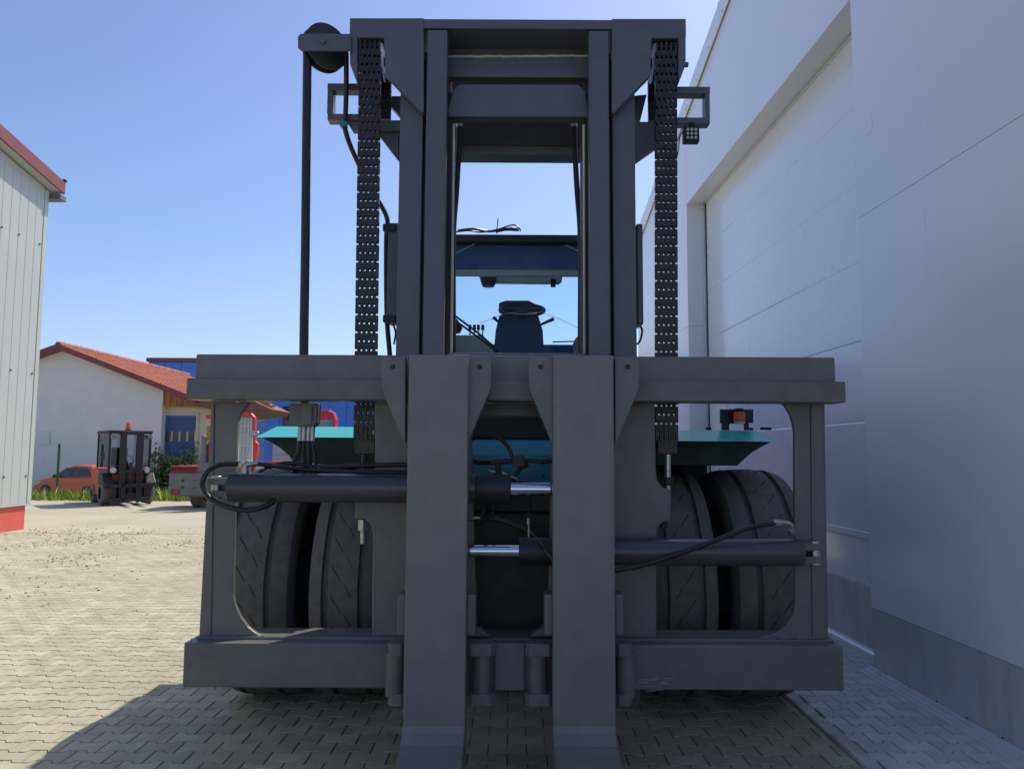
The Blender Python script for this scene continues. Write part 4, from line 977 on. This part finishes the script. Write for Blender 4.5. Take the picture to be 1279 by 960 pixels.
# red hatchback seen from its left side (local frame: nose at -x)
CA = thing("parked_car", "red hatchback car parked on the grass behind the green post", "car", (0, 0, 0))
ca = lambda b, n, m, bv=.01, sm=0, par=CA: part(b, n, M[m] if isinstance(m, str) else m, bv, sm, parent=par)
body = [(-2.05, .42), (-2.08, .62), (-1.98, .78), (-1.55, .92), (-1.05, 1.0), (1.7, 1.02), (2.02, .95), (2.06, .6), (2.0, .32), (-1.95, .28)]
def shell(prof, w0, w1, z0, z1):       # side profile with tumblehome: half-width falls from w0 at z0 to w1 at z1
    n = len(prof); W_ = lambda z: w0 + (w1 - w0) * max(0, min(1, (z - z0) / (z1 - z0)))
    vs = [(x, -W_(z), z) for x, z in prof] + [(x, W_(z), z) for x, z in prof]
    fs = [tuple(range(n)), tuple(range(2 * n - 1, n - 1, -1))] + [((i + 1) % n, i, n + i, n + (i + 1) % n) for i in range(n)]
    a = sum(prof[i][0] * prof[(i + 1) % n][1] - prof[(i + 1) % n][0] * prof[i][1] for i in range(n))
    if a < 0: fs = [f[::-1] for f in fs]
    return MB().add(vs, fs)
ca(shell(body, .88, .84, .5, 1.0), "body", 'carred', .05)
ca(shell([(-1.1, 1.0), (-.35, 1.40), (.1, 1.49), (1.0, 1.48), (1.6, 1.33), (1.95, 1.0)], .82, .60, 1.0, 1.5), "cabin", 'carred', .05)
for s in (-1, 1):
    q = [(-.80, 1.03, .825), (-.28, 1.345, .69), (.18, 1.41, .66), (.18, 1.03, .825)]
    ca(MB().add([(x, s * (w_ + .012), z) for x, z, w_ in q] + [(x, s * (w_ - .02), z) for x, z, w_ in q], [(0, 1, 2, 3) if s > 0 else (3, 2, 1, 0), (0, 4, 5, 1), (1, 5, 6, 2), (2, 6, 7, 3), (3, 7, 4, 0)]), "front_side_window", 'window', 0)
    q = [(.26, 1.03, .825), (.26, 1.41, .66), (1.0, 1.40, .665), (1.40, 1.05, .82)]
    ca(MB().add([(x, s * (w_ + .012), z) for x, z, w_ in q] + [(x, s * (w_ - .02), z) for x, z, w_ in q], [(0, 1, 2, 3) if s > 0 else (3, 2, 1, 0), (0, 4, 5, 1), (1, 5, 6, 2), (2, 6, 7, 3), (3, 7, 4, 0)]), "rear_side_window", 'window', 0)
    for x in (-1.28, 1.28):
        wv = ca(MB().lathe([(-.10, .2), (-.10, .29), (-.08, .315), (.08, .315), (.10, .29), (.10, .2)], (x, s * .81, .31), (0, 1, 0), 28), "wheel", 'tyre', 0, 40)
        b = MB().lathe([(0, 0), (0, .05), (-.02, .05)], (x, s * .915, .31), (0, s, 0), 16).lathe([(-.03, .19), (.0, .19), (0, .21), (-.03, .21)], (x, s * .91, .31), (0, s, 0), 28)
        for k in range(7):
            a = 2 * math.pi * k / 7; b.cyl((x, s * .905, .31), (x + .2 * math.cos(a), s * .905, .31 + .2 * math.sin(a)), .018, n=6)
        ca(b, "rim", 'alu', 0, 40, wv)
        ca(MB().lathe([(0, 0), (0, .37)], (x, s * .893, .33), (0, -s, 0), 28), "wheel_arch", 'black', 0)
    ca(MB().box(-.72, -.52, min(s * .86, s * .98), max(s * .86, s * .98), 1.0, 1.12), "mirror", 'black', .03)
    ca(MB().prism([(-2.0, .70), (-1.62, .83), (-1.55, .78), (-1.95, .64)], s * .80, s * .89), "headlight", 'lens', .01)
ca(MB().add([(-1.06, -.74, 1.03), (-1.06, .74, 1.03), (-.40, .62, 1.39), (-.40, -.62, 1.39)], [(0, 1, 2, 3)]), "windscreen", 'window', 0)
cpx = at(50, 612, 26.5)
CA.scale = (.84, .84, .84); CA.location = (cpx.x + 1.52, 26.6, -.25); CA.rotation_euler = (0, 0, R(-26))

# ------------------------------------------------------------------ green post, grass, shrub, weeds
gp = at(71, 612, 24.4)
tag(MB().cyl((gp.x, 24.4, -.3), (gp.x, 24.4, Z(557, 24.4)), .04, n=12).build("fence_post", M['green'], bevel=.004, smooth=40), "slim green metal fence post standing in front of the red car", "post")
def blades(n, xr, yr, hmin, hmax, m, name, seed, dens=None, wd=.01, base=-.05):
    r = random.Random(seed); b = MB(); i = 0
    while i < n:
        x, y = r.uniform(*xr), r.uniform(*yr)
        if dens and r.random() > dens(x, y): continue
        i += 1
        h = r.uniform(hmin, hmax); a = r.uniform(0, 6.28); w = wd * r.uniform(.7, 1.5); lx, ly = r.gauss(0, .35) * h, r.gauss(0, .35) * h
        dx, dy = math.cos(a) * w, math.sin(a) * w
        zb = base if y < 23.9 else max(-.26, -.05 - (y - 23.9) * .25)
        b.add([(x - dx, y - dy, zb), (x + dx, y + dy, zb), (x + lx * .4 + dx * .7, y + ly * .4 + dy * .7, zb + h * .6), (x + lx * .4 - dx * .7, y + ly * .4 - dy * .7, zb + h * .6), (x + lx, y + ly, zb + h)], [(0, 1, 2, 3), (3, 2, 4)])
    return tag(b.build(name, m, center=False), kind="stuff")
tag(blades(9000, (-23, -8.5), (23.6, 29.6), .12, .50, M['grass'], "grass", 1, wd=.022), "tall green grass strip between the yard and the white house", "grass")
import mathutils.noise as mn
def dn(x, y):
    v = mn.noise(Vector((x * .9, y * .55, 3))) * .5 + .5
    wgt = math.exp(-((y - 12.2) / 2.0) ** 2) * (1 if x < -5.2 else .12) + .10 * (1 if 7 < y < 15 and x < -2.6 else 0)
    return max(0, min(1, wgt * max(0, v - .38) * 4))
tag(blades(2600, (-10.2, -3.0), (7.0, 15.6), -.0 + .010, .022, M['weed'], "weeds", 2, dn, .014, -.005), "low dry weeds growing in the paver joints by the clad building", "weeds")
sp = at(213, 610, 30.0)
SH = thing("shrub", "leafy green shrub climbing beside the blue roller door", "shrub", (sp.x, 30.0, -.46))
r = random.Random(6); b = MB(); st = MB()
for k in range(16):
    a = r.uniform(0, 6.28); rr_ = r.uniform(.1, .85); h = r.uniform(.5, 1.6)
    top = Vector((sp.x + rr_ * math.cos(a), 29.9 + rr_ * .5 * math.sin(a), h))
    st.tube([(sp.x + .1 * math.cos(a), 30.1, -.46), ((sp.x + top.x) / 2, 30.3, h * .6), top], .02, 5, 3)
    for q in range(110):
        c = top + Vector((max(-.25, r.gauss(.05, .17)), r.gauss(0, .15), r.gauss(-.25, .32)))
        if c.z < .05: continue
        u = Vector((r.gauss(0, 1), r.gauss(0, 1), r.gauss(0, 1))).normalized() * .065; v = u.orthogonal().normalized() * .04
        b.add([c - u, c + v, c + u, c - v], [(0, 1, 2, 3)])
part(b, "foliage", M['leaf'], 0, parent=SH); part(st, "stem", M['bark'], 0, parent=SH)
